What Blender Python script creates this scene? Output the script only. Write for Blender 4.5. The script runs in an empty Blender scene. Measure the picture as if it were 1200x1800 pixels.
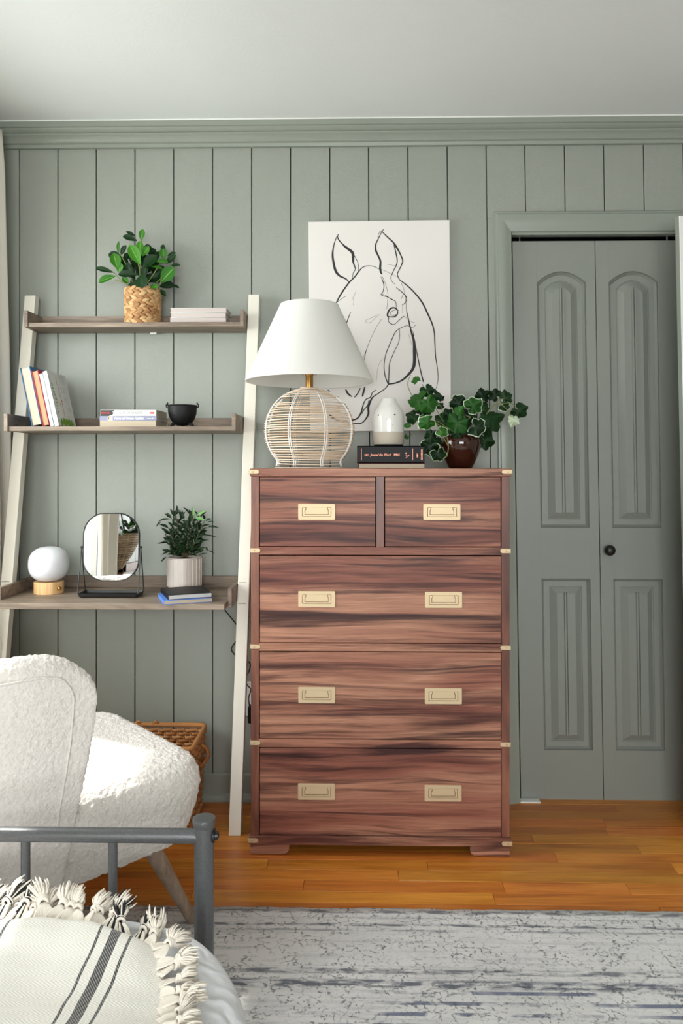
import bpy, bmesh, math, random
from math import sin, cos, pi, radians, sqrt, atan2, hypot
from mathutils import Vector, Matrix, noise

RND = random.Random(11)
SC = bpy.context.scene
COL = SC.collection

# ------------------------------------------------------------------ camera
F, CX, CY, CAMZ, YAW = 1320.0, 600.0, 820.0, 1.205, radians(1.1)
cam = bpy.data.cameras.new('camera')
cam.sensor_fit = 'VERTICAL'; cam.sensor_height = 36; cam.sensor_width = 24
cam.lens = F / 1800 * 36
cam.shift_y = -(900 - CY) / 1800
cam.clip_start = 0.05
camo = bpy.data.objects.new('camera', cam); COL.objects.link(camo)
camo.location = (0, 0, CAMZ); camo.rotation_euler = (radians(90), 0, YAW)
SC.camera = camo

def at(px, py, Y):
    """photo pixel -> the point of the room plane y = Y that is seen there"""
    dx = (px - CX) / F; dz = (CY - py) / F
    t = Y / (dx * sin(YAW) + cos(YAW))
    return Vector((t * (dx * cos(YAW) - sin(YAW)), Y, CAMZ + t * dz))
def fx(px, Y): return at(px, CY, Y).x
def fz(py, Y, px=600): return at(px, py, Y).z

# ------------------------------------------------------------------ world, sun, daylight, exposure
W = bpy.data.worlds.new('sky'); SC.world = W; W.use_nodes = True
wn = W.node_tree; wn.nodes.clear()
wo = wn.nodes.new('ShaderNodeOutputWorld'); wb = wn.nodes.new('ShaderNodeBackground')
wb.inputs[0].default_value = (0.93, 0.97, 1.0, 1); wb.inputs[1].default_value = 1.6
wn.links.new(wb.outputs[0], wo.inputs[0])

def light(name, kind, loc, rot, energy, color=(1, 1, 1), **kw):
    d = bpy.data.lights.new(name, kind); d.energy = energy; d.color = color
    for k, v in kw.items(): setattr(d, k, v)
    o = bpy.data.objects.new(name, d); COL.objects.link(o); o.location = loc; o.rotation_euler = rot
    return o
SUN_DIR = Vector((1.0, -0.45, -1.6)).normalized()
light('sun', 'SUN', (-4, 3, 4), SUN_DIR.to_track_quat('-Z', 'Y').to_euler(), 5.5, (1.0, 0.95, 0.88), angle=radians(1.2))
# daylight standing in the openings of the two windows
light('window_daylight', 'AREA', (-1.66, 1.74, 1.45), (0, radians(-66), 0), 54, (0.99, 0.99, 1.0), shape='RECTANGLE', size=1.35, size_y=1.35)
light('window_daylight', 'AREA', (0.15, -2.42, 1.30), (radians(72), 0, 0), 120, (0.975, 0.985, 1.0), shape='RECTANGLE', size=2.0, size_y=1.5)

SC.view_settings.view_transform = 'Standard'
SC.view_settings.look = 'None'
SC.view_settings.gamma = 1.0
SC.view_settings.use_curve_mapping = False
SC.view_settings.exposure = 0.0

# ------------------------------------------------------------------ materials
def lin(h):
    if isinstance(h, (tuple, list)): r, g, b = [v / 255 for v in h]
    else: r, g, b = [int(h[i:i + 2], 16) / 255 for i in (1, 3, 5)]
    f = lambda c: c / 12.92 if c <= 0.04045 else ((c + 0.055) / 1.055) ** 2.4
    return (f(r), f(g), f(b), 1)

class NT:
    def __init__(s, name):
        s.m = bpy.data.materials.new(name); s.m.use_nodes = True
        s.t = s.m.node_tree; s.t.nodes.clear()
        s.out = s.t.nodes.new('ShaderNodeOutputMaterial')
    def n(s, typ, ins=None, **props):
        nd = s.t.nodes.new('ShaderNode' + typ)
        for k, v in props.items(): setattr(nd, k, v)
        for k, v in (ins or {}).items():
            sock = nd.inputs[k]
            if isinstance(v, bpy.types.NodeSocket): s.t.links.new(v, sock)
            else: sock.default_value = v
        return nd
    def math(s, op, a, b=0.0, c=None, clamp=False):
        nd = s.t.nodes.new('ShaderNodeMath'); nd.operation = op; nd.use_clamp = clamp
        for i, v in enumerate((a, b) if c is None else (a, b, c)):
            if isinstance(v, bpy.types.NodeSocket): s.t.links.new(v, nd.inputs[i])
            else: nd.inputs[i].default_value = v
        return nd.outputs[0]
    def ramp(s, fac, stops, interp='LINEAR'):
        nd = s.t.nodes.new('ShaderNodeValToRGB'); nd.color_ramp.interpolation = interp
        cr = nd.color_ramp
        while len(cr.elements) < len(stops): cr.elements.new(0.5)
        for e, (p, c) in zip(cr.elements, stops):
            e.position = p; e.color = c if len(c) == 4 else (*c, 1)
        s.t.links.new(fac, nd.inputs[0]); return nd.outputs[0]
    def mix(s, fac, a, b, mode='MIX'):
        nd = s.t.nodes.new('ShaderNodeMix'); nd.data_type = 'RGBA'; nd.blend_type = mode
        for i, v in ((0, fac), (6, a), (7, b)):
            if isinstance(v, bpy.types.NodeSocket): s.t.links.new(v, nd.inputs[i])
            else: nd.inputs[i].default_value = v
        return nd.outputs[2]
    def coord(s, scale=(1, 1, 1), which='Object', loc=(0, 0, 0), rot=(0, 0, 0)):
        tc = s.n('TexCoord'); mp = s.n('Mapping', {'Vector': tc.outputs[which], 'Scale': scale, 'Location': loc, 'Rotation': rot})
        return mp.outputs[0]
    def noise(s, vec, scale, detail=4, rough=0.55, dist=0.0):
        return s.n('TexNoise', {'Vector': vec, 'Scale': scale, 'Detail': detail, 'Roughness': rough, 'Distortion': dist}).outputs[0]
    def bump(s, h, strength, dist=0.01, normal=None):
        ins = {'Height': h, 'Strength': strength, 'Distance': dist}
        if normal is not None: ins['Normal'] = normal
        return s.n('Bump', ins).outputs[0]
    def pbr(s, color, rough=0.5, metal=0.0, normal=None, **kw):
        ins = {'Base Color': color, 'Roughness': rough, 'Metallic': metal}
        if normal is not None: ins['Normal'] = normal
        for k, v in kw.items(): ins[k.replace('_', ' ')] = v
        p = s.n('BsdfPrincipled', ins)
        s.t.links.new(p.outputs[0], s.out.inputs[0]); s.p = p
        return s.m

def paint(name, hexc, rough=0.5, var=0.04, bump=0.15, bscale=260, metal=0.0, **kw):
    t = NT(name); c = lin(hexc)
    v = t.coord()
    n1 = t.noise(v, 3.0, 3)
    col = t.mix(t.ramp(n1, [(0.3, (0, 0, 0)), (0.7, (1, 1, 1))]), tuple(x * (1 - var) for x in c[:3]) + (1,), tuple(min(1, x * (1 + var)) for x in c[:3]) + (1,))
    nm = t.bump(t.noise(v, bscale, 3), bump, 0.002) if bump else None
    return t.pbr(col, rough, metal, nm, **kw)

def wood(name, dark, mid, light, sc=(1.6, 14, 14), rough=0.45, fine=0.25, dist=1.6, stops=(0.28, 0.5, 0.72), bump=0.1, perobj=0.0):
    t = NT(name); base = t.coord((1, 1, 1))
    if perobj:
        oi = t.n('ObjectInfo')
        off = t.n('CombineXYZ', {'X': t.math('MULTIPLY', oi.outputs['Random'], 37.0), 'Y': t.math('MULTIPLY', oi.outputs['Random'], 11.0), 'Z': 0.0})
        base = t.n('VectorMath', {0: base, 1: off.outputs[0]}, operation='ADD').outputs[0]
    v = t.n('Mapping', {'Vector': base, 'Scale': sc}).outputs[0]
    a = t.noise(v, 1.0, 5, 0.6, dist)
    col = t.ramp(a, [(stops[0], lin(dark)), (stops[1], lin(mid)), (stops[2], lin(light))])
    v2 = t.n('Mapping', {'Vector': base, 'Scale': tuple(x * 9 if x > 4 else x * 3.5 for x in sc)}).outputs[0]
    g = t.noise(v2, 1.0, 4, 0.7)
    gr = t.ramp(g, [(0.35, (1 - fine, 1 - fine, 1 - fine)), (0.62, (1, 1, 1))])
    col = t.mix(1.0, col, gr, 'MULTIPLY')
    if perobj:
        r2 = t.math('FRACT', t.math('MULTIPLY', oi.outputs['Random'], 7.31))
        hv = t.n('HueSaturation', {'Hue': t.math('MULTIPLY_ADD', r2, 0.018, 0.491), 'Saturation': 1.0, 'Value': t.math('MULTIPLY_ADD', oi.outputs['Random'], perobj, 1 - perobj / 2), 'Fac': 1.0, 'Color': col})
        col = hv.outputs[0]
    return t.pbr(col, rough, 0, t.bump(g, bump, 0.002))

M = {}
M['wall'] = paint('sage_wall_paint', (150, 154, 145), 0.42, 0.02, 0.35, 330)
M['trim'] = paint('sage_trim_paint', (144, 150, 140), 0.33, 0.02, 0.12, 120)
M['door'] = paint('sage_door_paint', (140, 144, 137), 0.36, 0.02, 0.10, 200)
M['gap'] = paint('dark_gap', (40, 42, 36), 0.9, 0.0, 0)
M['ceiling'] = paint('ceiling_paint', (232, 234, 233), 0.7, 0.01, 0.2, 150)
M['white_paint'] = paint('white_paint', (236, 236, 232), 0.4, 0.01, 0.08)
M['black_metal'] = paint('black_metal', (20, 20, 21), 0.38, 0.02, 0.0)
M['iron'] = paint('cast_iron', (18, 18, 20), 0.55, 0.05, 0.3, 300, Specular_IOR_Level=0.3)
M['leg_cream'] = paint('cream_painted_wood', (226, 221, 208), 0.45, 0.015, 0.06)
M['plastic_white'] = paint('white_plastic', (236, 235, 232), 0.35, 0.0, 0)
M['rubber'] = paint('black_rubber', (12, 12, 13), 0.5, 0.0, 0, Specular_IOR_Level=0.25)
M['steel'] = paint('pin_steel', (200, 200, 205), 0.3, 0.0, 0, metal=1.0)
M['subfloor'] = wood('subfloor_wood', (120, 62, 18), (170, 96, 34), (192, 116, 44), (2, 20, 20), 0.4)
M['plank'] = wood('oak_plank', (168, 92, 30), (208, 128, 48), (226, 150, 64), (2.2, 30, 30), 0.30, 0.22, 1.0, (0.25, 0.5, 0.75), 0.05, 0.34)
def walnut():
    t = NT('walnut'); v0 = t.coord()
    vm = lambda sc, loc=(0, 0, 0): t.n('Mapping', {'Vector': v0, 'Scale': sc, 'Location': loc}).outputs[0]
    warp = t.n('VectorMath', {0: t.n('TexNoise', {'Vector': vm((1.6, 3, 5)), 'Scale': 1.0, 'Detail': 2.0}).outputs[1], 1: (.10, 0, .055)}, operation='MULTIPLY').outputs[0]
    v = t.n('VectorMath', {0: v0, 1: warp}, operation='ADD').outputs[0]
    mp = lambda sc, loc=(0, 0, 0): t.n('Mapping', {'Vector': v, 'Scale': sc, 'Location': loc}).outputs[0]
    band = t.noise(mp((.75, 4, 8.5)), 1.0, 3, .5, .4)
    col = t.ramp(band, [(.28, lin((98, 52, 43))), (.42, lin((146, 91, 75))), (.56, lin((186, 135, 110))), (.66, lin((160, 104, 86))), (.76, lin((108, 60, 51)))])
    line = t.noise(mp((1.3, 9, 34)), 1.0, 5, .62, .5)
    lm_ = t.ramp(line, [(.36, (1, 1, 1)), (.50, (0, 0, 0))])
    col = t.mix(t.math('MULTIPLY', lm_, .8), col, lin((70, 32, 30)))
    streak = t.noise(mp((.8, 6, 22), (7, 2, 4)), 1.0, 4, .6, .9)
    sm = t.ramp(streak, [(.52, (0, 0, 0)), (.63, (1, 1, 1))])
    col = t.mix(t.math('MULTIPLY', sm, .82), col, lin((48, 24, 26)))
    pore = t.noise(mp((5, 40, 190)), 1.0, 4, .75)
    col = t.mix(1.0, col, t.ramp(pore, [(.32, (.62, .58, .57)), (.60, (1, 1, 1))]), 'MULTIPLY')
    return t.pbr(col, .42, 0, t.bump(pore, .08, .002), Specular_IOR_Level=0.3)
M['walnut'] = walnut()
M['walnut_v'] = wood('walnut_upright', (78, 42, 35), (128, 78, 62), (160, 106, 82), (14, 14, 2.0), 0.36, 0.22, 1.2, (0.3, 0.5, 0.72), 0.08)
M['grey_oak'] = wood('grey_oak', (90, 76, 64), (132, 115, 99), (168, 150, 132), (3, 30, 30), 0.5, 0.28, 1.0, (0.25, 0.5, 0.75), 0.1)
M['leg_oak'] = wood('limed_oak', (128, 104, 86), (168, 145, 126), (190, 168, 148), (40, 40, 5), 0.5, 0.25, 0.8, (0.25, 0.5, 0.75), 0.1)
M['bamboo'] = wood('bamboo', (196, 146, 92), (222, 178, 124), (234, 196, 146), (60, 60, 4), 0.42, 0.12, 0.2, (0.3, 0.5, 0.7), 0.03)
M['brown_wood'] = wood('brown_wood', (96, 56, 32), (126, 78, 46), (146, 94, 60), (20, 20, 3), 0.45)

def brass(name, hexc, rough=0.34, mt=1.0):
    t = NT(name); v = t.coord((1, 1, 60))
    return t.pbr(lin(hexc), rough, mt, t.bump(t.noise(v, 60, 2), 0.04, 0.001))
M['brass'] = brass('champagne_brass', (208, 186, 152), 0.5, 0.6)
M['brass_dark'] = brass('antique_brass', (176, 132, 74), 0.28)
M['gold_print'] = paint('copper_foil_print', (206, 136, 112), 0.4, 0, 0, metal=0.6)

def fabric_boucle():
    t = NT('white_boucle'); v = t.coord()
    vo = t.n('TexVoronoi', {'Vector': v, 'Scale': 170.0}).outputs['Distance']
    n = t.noise(v, 120, 4, 0.7)
    h = t.math('ADD', t.math('MULTIPLY', vo, -0.8), n)
    col = t.mix(t.ramp(n, [(0.3, (0, 0, 0)), (0.7, (1, 1, 1))]), lin((230, 222, 215)), lin((246, 240, 235)))
    return t.pbr(col, 0.95, 0, t.bump(h, 0.55, 0.004), Sheen_Weight=0.3)
M['boucle'] = fabric_boucle()

def metal_hammer():
    t = NT('grey_hammered_metal'); v = t.coord()
    n = t.noise(v, 420, 3)
    col = t.mix(n, lin((84, 85, 87)), lin((120, 121, 123)))
    return t.pbr(col, 0.36, 0.55, t.bump(n, 0.22, 0.0015))
M['bed_metal'] = metal_hammer()

def quilt_mat():
    t = NT('white_matelasse'); v = t.coord((1, 1, 1))
    w = t.n('TexWave', {'Vector': v, 'Scale': 9.0, 'Distortion': 14.0, 'Detail': 2.0, 'Detail Scale': 1.2}, wave_type='RINGS').outputs[1]
    n = t.noise(v, 500, 2)
    h = t.math('ADD', w, t.math('MULTIPLY', n, 0.15))
    return t.pbr(lin((238, 240, 245)), 0.85, 0, t.bump(h, 0.55, 0.006), Sheen_Weight=0.2)
M['quilt'] = quilt_mat()

def throw_mat():
    t = NT('cream_herringbone_throw'); v = t.coord()
    sep = t.n('SeparateXYZ', {'Vector': v}); x, y = sep.outputs[0], sep.outputs[1]
    wob = t.math('MULTIPLY', t.math('SUBTRACT', t.noise(v, 5.0, 2), 0.5), 0.012)
    xs = t.math('ADD', x, wob)
    zig = t.math('ABSOLUTE', t.math('SUBTRACT', t.math('FRACT', t.math('MULTIPLY', y, 46.0)), 0.5))
    ph = t.math('ADD', t.math('MULTIPLY', x, 150.0), t.math('MULTIPLY', zig, 5.0))
    her = t.math('SINE', t.math('MULTIPLY', ph, 6.283))
    # stripes at x = S0 and S1, each one wide band and two thin ones
    masks = None
    for s0 in (STRIPE_A, STRIPE_B, STRIPE_C):
        d = t.math('ABSOLUTE', t.math('SUBTRACT', xs, s0))
        wide = t.math('LESS_THAN', d, 0.0085)
        thin = t.math('LESS_THAN', t.math('ABSOLUTE', t.math('SUBTRACT', d, 0.026)), 0.0023)
        m = t.math('MAXIMUM', wide, thin)
        masks = m if masks is None else t.math('MAXIMUM', masks, m)
    dash = t.math('SINE', t.math('MULTIPLY', t.math('ADD', t.math('MULTIPLY', y, 190.0), t.math('MULTIPLY', x, 260.0)), 6.283))
    dashm = t.math('GREATER_THAN', dash, -0.55)
    ink = t.math('MULTIPLY', masks, t.math('MULTIPLY_ADD', dashm, 0.35, 0.62))
    base = t.mix(t.math('MULTIPLY_ADD', her, 0.5, 0.5), lin((226, 221, 210)), lin((244, 241, 234)))
    col = t.mix(ink, base, lin((36, 36, 40)))
    n = t.noise(v, 900, 2)
    h = t.math('ADD', t.math('MULTIPLY', her, 0.5), t.math('MULTIPLY', n, 0.5))
    return t.pbr(col, 0.92, 0, t.bump(h, 0.3, 0.002), Sheen_Weight=0.25)
STRIPE_A = fx(174, 1.1); STRIPE_B = STRIPE_A - 0.205; STRIPE_C = STRIPE_B - 0.205
M['throw'] = throw_mat()
M['yarn'] = paint('cream_yarn', (246, 238, 226), 0.95, 0.03, 0.3, 600)
M['yarn_dark'] = paint('black_yarn', (38, 38, 42), 0.95, 0.03, 0.3, 600)

def rug_mat():
    t = NT('distressed_grey_rug'); v = t.coord()
    sep = t.n('SeparateXYZ', {'Vector': v}); x, y = sep.outputs[0], sep.outputs[1]
    def sx(a, b, s, d=3, r=0.6): return t.noise(t.n('Mapping', {'Vector': v, 'Scale': (a, b, 1)}).outputs[0], s, d, r)
    soft = sx(1, 1, 2.2); fibre = t.noise(v, 420, 2, 0.7)
    streak = sx(4, 60, 1.0, 4); patch = sx(9, 13, 1.0, 3); patch2 = sx(3.0, 5, 1.0, 3)
    base = t.ramp(soft, [(0.3, lin((208, 207, 206))), (0.7, lin((234, 233, 232)))])
    base = t.mix(t.ramp(streak, [(0.5, (0, 0, 0)), (0.72, (0.5, 0.5, 0.5))]), base, lin((168, 170, 176)))
    # bands that run along the rug, worn away in patches
    yn = t.n('MapRange', {'Value': t.math('ADD', y, t.math('MULTIPLY', t.math('SUBTRACT', streak, 0.5), 0.012)), 'From Min': 1.40, 'From Max': 2.06}).outputs[0]
    g = lambda a: (a, a, a)
    def pos(yy): return (yy - 1.40) / 0.66
    st = [(0, g(0.0))]
    for (c, w, a) in ((1.735, .018, .95), (1.778, .012, .85), (1.935, .006, .55), (1.958, .007, .9), (1.988, .003, .4), (2.015, .010, .8), (2.034, .006, .6)):
        st += [(pos(c - w), g(0)), (pos(c - w * .5), g(a)), (pos(c + w * .5), g(a)), (pos(c + w), g(0))]
    band = t.ramp(yn, st[:1] + st[1:32])
    bandw = t.math('MULTIPLY', band, t.ramp(sx(16, 70, 1.0, 3), [(0.42, g(0.05)), (0.56, g(1))]))
    col = t.mix(bandw, base, lin((98, 102, 114)))
    # repeating bluish dashes nearer the camera
    wav = t.math('SINE', t.math('MULTIPLY', y, 6.283 / 0.034))
    near = t.n('MapRange', {'Value': y, 'From Min': 1.76, 'From Max': 1.72}).outputs[0]
    dash = t.math('MULTIPLY', t.math('MULTIPLY', t.ramp(wav, [(0.30, g(0)), (0.65, g(1))]), near), t.ramp(patch, [(0.44, g(0)), (0.52, g(1))]))
    dash = t.math('MULTIPLY', dash, t.ramp(patch2, [(0.42, g(0.15)), (0.55, g(1))]))
    col = t.mix(t.math('MULTIPLY', dash, 0.9), col, lin((104, 112, 136)))
    # erased dark crackle of the old pattern
    wv = t.n('VectorMath', {0: v, 1: t.n('VectorMath', {0: t.n('TexNoise', {'Vector': v, 'Scale': 26.0, 'Detail': 3.0}).outputs[1], 1: (0.05, 0.04, 0)}, operation='MULTIPLY').outputs[0]}, operation='ADD').outputs[0]
    vo = t.n('TexVoronoi', {'Vector': wv, 'Scale': 46.0}, feature='DISTANCE_TO_EDGE').outputs['Distance']
    crack = t.ramp(vo, [(0.0, g(1)), (0.06, g(0.8)), (0.12, g(0))])
    crack = t.math('MULTIPLY', crack, t.math('MULTIPLY', t.ramp(t.noise(v, 120, 3, 0.7), [(0.47, g(0)), (0.55, g(1))]), t.ramp(t.noise(v, 16, 3, 0.6), [(0.42, g(0.12)), (0.58, g(1))])))
    col = t.mix(t.math('MULTIPLY', crack, 0.85), col, lin((84, 86, 90)))
    blot = t.ramp(sx(26, 60, 1.0, 4, 0.7), [(0.60, g(0)), (0.70, g(0.7))])
    col = t.mix(blot, col, lin((132, 134, 138)))
    h = t.math('ADD', fibre, t.math('MULTIPLY', crack, -0.8))
    return t.pbr(col, 0.97, 0, t.bump(h, 0.5, 0.003))
M['rug'] = rug_mat()

def leaf_mat(name, a, b, rough=0.42, vein=None):
    t = NT(name)
    oi = t.n('ObjectInfo'); v = t.coord()
    n = t.noise(v, 40, 3)
    f = t.math('MULTIPLY_ADD', oi.outputs['Random'], 0.7, t.math('MULTIPLY', n, 0.3))
    col = t.mix(f, lin(a), lin(b))
    if vein:
        uv = t.n('UVMap'); s = t.n('SeparateXYZ', {'Vector': uv.outputs[0]})
        mid = t.math('LESS_THAN', t.math('ABSOLUTE', t.math('SUBTRACT', s.outputs[0], 0.5)), 0.035)
        col = t.mix(t.math('MULTIPLY', mid, 0.6), col, lin(vein))
    return t.pbr(col, rough, 0, t.bump(n, 0.15, 0.002), Specular_IOR_Level=0.25)
M['leaf_bright'] = leaf_mat('bright_leaf', (32, 90, 14), (66, 132, 28), 0.45, (140, 184, 88))
M['leaf_dark'] = leaf_mat('dark_leaf', (9, 32, 11), (20, 60, 18), 0.45, (42, 84, 34))
M['leaf_slim'] = leaf_mat('slim_dark_leaf', (10, 26, 12), (26, 58, 22), 0.45)
M['leaf_slim_new'] = leaf_mat('new_slim_leaf', (96, 146, 84), (140, 178, 118), 0.45)
M['ivy'] = leaf_mat('ivy_green', (20, 62, 16), (50, 106, 34), 0.45)
M['ivy_dark'] = leaf_mat('ivy_dark_green', (8, 28, 10), (20, 56, 18), 0.48)
M['ivy_pale'] = leaf_mat('ivy_pale_edge', (186, 204, 170), (216, 226, 204), 0.5)
M['stem'] = paint('plant_stem', (120, 128, 72), 0.6, 0.08, 0)
M['stem_brown'] = paint('brown_stem', (104, 92, 62), 0.6, 0.08, 0)
M['ground'] = paint('added_ground_green', (112, 122, 84), 0.95, 0.15, 0)
M['soil'] = paint('potting_soil', (48, 36, 28), 0.95, 0.2, 0.6, 200)

def fibre_mat(name, a, b, c):
    t = NT(name); oi = t.n('ObjectInfo'); v = t.coord((1, 1, 1))
    n = t.noise(v, 90, 4, 0.65)
    f = t.math('MULTIPLY_ADD', oi.outputs['Random'], 0.62, t.math('MULTIPLY', n, 0.4))
    col = t.ramp(f, [(0.08, lin(a)), (0.42, lin(b)), (0.8, lin(c))])
    return t.pbr(col, 0.7, 0, t.bump(n, 0.4, 0.002))
M['hyacinth'] = fibre_mat('water_hyacinth', (132, 84, 46), (186, 140, 90), (214, 176, 126))
M['rattan'] = fibre_mat('pale_rattan', (200, 172, 144), (222, 198, 172), (236, 218, 198))
M['rattan_rib'] = fibre_mat('white_rattan_rib', (232, 226, 220), (240, 236, 232), (246, 244, 240))
M['wicker'] = fibre_mat('honey_wicker', (158, 96, 46), (190, 128, 72), (214, 158, 102))

M['willow'] = fibre_mat('brown_willow', (104, 84, 62), (140, 116, 90), (172, 148, 118))
def glazed():
    t = NT('brown_glaze'); v = t.coord(); s = t.n('SeparateXYZ', {'Vector': v})
    n = t.noise(v, 30, 3)
    col = t.mix(n, lin((40, 16, 10)), lin((64, 29, 16)))
    return t.pbr(col, 0.06, 0, None, Coat_Weight=0.5, Coat_Roughness=0.04)
M['brown_glaze'] = glazed()
def speckle(name, base, spot, rough, coat):
    t = NT(name); v = t.coord()
    vo = t.n('TexVoronoi', {'Vector': v, 'Scale': 190.0}).outputs
    m = t.math('LESS_THAN', vo['Distance'], 0.16)
    pick = t.math('GREATER_THAN', t.n('SeparateXYZ', {'Vector': vo['Color']}).outputs[0], 0.80)
    col = t.mix(t.math('MULTIPLY', m, pick), lin(base), lin(spot))
    return t.pbr(col, rough, 0, t.bump(t.noise(v, 250, 3), 0.12, 0.001), Coat_Weight=coat)
M['white_glaze'] = speckle('white_speckled_glaze', (232, 230, 225), (140, 124, 106), 0.22, 0.4)
M['raw_clay'] = speckle('raw_sand_clay', (196, 184, 168), (150, 134, 116), 0.75, 0.0)
M['fluted'] = paint('taupe_ceramic', (206, 196, 188), 0.4, 0.02, 0.08)
M['opal'] = paint('opal_glass', (216, 218, 222), 0.28, 0.0, 0, Subsurface_Weight=0.2)
def shade_mat():
    t = NT('white_linen_shade'); v = t.coord((1, 1, 1))
    n = t.noise(t.n('Mapping', {'Vector': v, 'Scale': (300, 300, 900)}).outputs[0], 1.0, 2)
    d = t.n('BsdfDiffuse', {'Color': lin((248, 247, 244)), 'Normal': t.bump(n, 0.1, 0.001)})
    tr = t.n('BsdfTranslucent', {'Color': lin((240, 238, 232))})
    mx = t.n('MixShader', {0: 0.33, 1: d.outputs[0], 2: tr.outputs[0]})
    t.t.links.new(mx.outputs[0], t.out.inputs[0]); return t.m
M['shade'] = shade_mat()
def curtain_mat(name, c, tl):
    t = NT(name); v = t.coord()
    n = t.noise(v, 500, 2)
    d = t.n('BsdfDiffuse', {'Color': lin(c), 'Normal': t.bump(n, 0.2, 0.001)})
    tr = t.n('BsdfTranslucent', {'Color': lin(c)})
    mx = t.n('MixShader', {0: tl, 1: d.outputs[0], 2: tr.outputs[0]})
    t.t.links.new(mx.outputs[0], t.out.inputs[0]); return t.m
M['curtain'] = curtain_mat('cream_curtain', (236, 231, 220), 0.3)
M['sheer'] = curtain_mat('white_sheer', (242, 241, 238), 0.5)
def canvas_mat():
    t = NT('offwhite_canvas'); v = t.coord()
    w1 = t.n('TexWave', {'Vector': v, 'Scale': 260.0}, bands_direction='X').outputs[1]
    w2 = t.n('TexWave', {'Vector': v, 'Scale': 260.0}, bands_direction='Z').outputs[1]
    n = t.noise(v, 3, 2)
    col = t.mix(n, lin((228, 222, 217)), lin((236, 232, 228)))
    return t.pbr(col, 0.8, 0, t.bump(t.math('ADD', w1, w2), 0.12, 0.001))
M['canvas'] = canvas_mat()
M['ink'] = paint('black_ink', (44, 43, 44), 0.75, 0.1, 0)
def mirror_mat():
    t = NT('mirror_silver'); return t.pbr((0.93, 0.94, 0.94, 1), 0.01, 1.0)
M['mirror'] = mirror_mat()
def glass_mat():
    t = NT('window_glass')
    a = t.n('BsdfTransparent', {'Color': (0.96, 0.98, 0.97, 1)}); b = t.n('BsdfGlossy', {'Roughness': 0.02})
    mx = t.n('MixShader', {0: 0.05, 1: a.outputs[0], 2: b.outputs[0]})
    t.t.links.new(mx.outputs[0], t.out.inputs[0]); return t.m
M['glass'] = glass_mat()
def pages(name, c):
    t = NT(name); v = t.coord()
    w = t.noise(t.n('Mapping', {'Vector': v, 'Scale': (2, 2, 900)}).outputs[0], 1.0, 2)
    col = t.mix(t.ramp(w, [(0.4, (0, 0, 0)), (0.6, (1, 1, 1))]), tuple(x * .86 for x in lin(c)[:3]) + (1,), lin(c))
    return t.pbr(col, 0.85)
M['pages'] = pages('cream_pages', (190, 176, 154)); M['pages_white'] = pages('white_pages', (200, 198, 195))
M['pages_pink'] = pages('pinkish_pages', (200, 188, 182)); M['pages_peach'] = pages('peach_pages', (196, 148, 112))
for k, c in dict(cover_blue=(42, 92, 136), cover_red=(158, 44, 60), cover_white=(202, 202, 200), cover_black=(15, 15, 19), cover_navy=(22, 24, 36),
                 cover_bright=(86, 128, 208), cover_lav=(142, 144, 170), cover_grey=(192, 193, 194), cover_maroon=(92, 40, 44), print_red=(196, 70, 72),
                 print_white=(244, 244, 244), print_grey=(150, 150, 152), print_dark=(66, 64, 66), print_green=(110, 150, 44), print_orange=(176, 104, 50),
                 print_skin=(222, 206, 190), cover_cream=(232, 226, 216)).items():
    M[k] = paint(k, c, 0.5 if 'cover' in k else 0.6, 0.02, 0, Specular_IOR_Level=0.25)

# ------------------------------------------------------------------ mesh helpers
BASE = {}
def join(*parts):
    V, Fs = [], []
    for v, f in parts:
        o = len(V); V += [tuple(p) for p in v]; Fs += [tuple(i + o for i in q) for q in f]
    return V, Fs
def box(x0, x1, y0, y1, z0, z1):
    return ([(x0, y0, z0), (x1, y0, z0), (x1, y1, z0), (x0, y1, z0), (x0, y0, z1), (x1, y0, z1), (x1, y1, z1), (x0, y1, z1)],
            [(3, 2, 1, 0), (4, 5, 6, 7), (0, 1, 5, 4), (1, 2, 6, 5), (2, 3, 7, 6), (3, 0, 4, 7)])
def hexa(p): return ([tuple(q) for q in p], box(0, 1, 0, 1, 0, 1)[1])
def move(g, M4): return ([tuple(M4 @ Vector(p)) for p in g[0]], g[1])
def tube(pts, r, n=8, closed=False, caps=True, flat=1.0):
    pts = [Vector(p) for p in pts]; m = len(pts)
    rs = r if isinstance(r, (list, tuple)) else [r] * m
    V, Fs = [], []
    t0 = None; up = None
    for i, p in enumerate(pts):
        a = pts[(i - 1) % m] if (closed or i > 0) else p
        b = pts[(i + 1) % m] if (closed or i < m - 1) else p
        t = (b - a).normalized() if (b - a).length > 1e-9 else Vector((0, 0, 1))
        if up is None:
            up = Vector((0, 0, 1)) if abs(t.z) < 0.9 else Vector((1, 0, 0))
        s = t.cross(up)
        if s.length < 1e-6: s = t.cross(Vector((0, 1, 0)))
        s.normalize(); up = s.cross(t).normalized()
        for k in range(n):
            a_ = 2 * pi * k / n
            V.append(tuple(p + (s * cos(a_) + up * sin(a_) * flat) * rs[i]))
    rng = m if closed else m - 1
    for i in range(rng):
        j = (i + 1) % m
        for k in range(n):
            k2 = (k + 1) % n
            Fs.append((i * n + k, i * n + k2, j * n + k2, j * n + k))
    if caps and not closed:
        Fs.append(tuple(range(n - 1, -1, -1))); Fs.append(tuple((m - 1) * n + k for k in range(n)))
    return V, Fs
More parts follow.
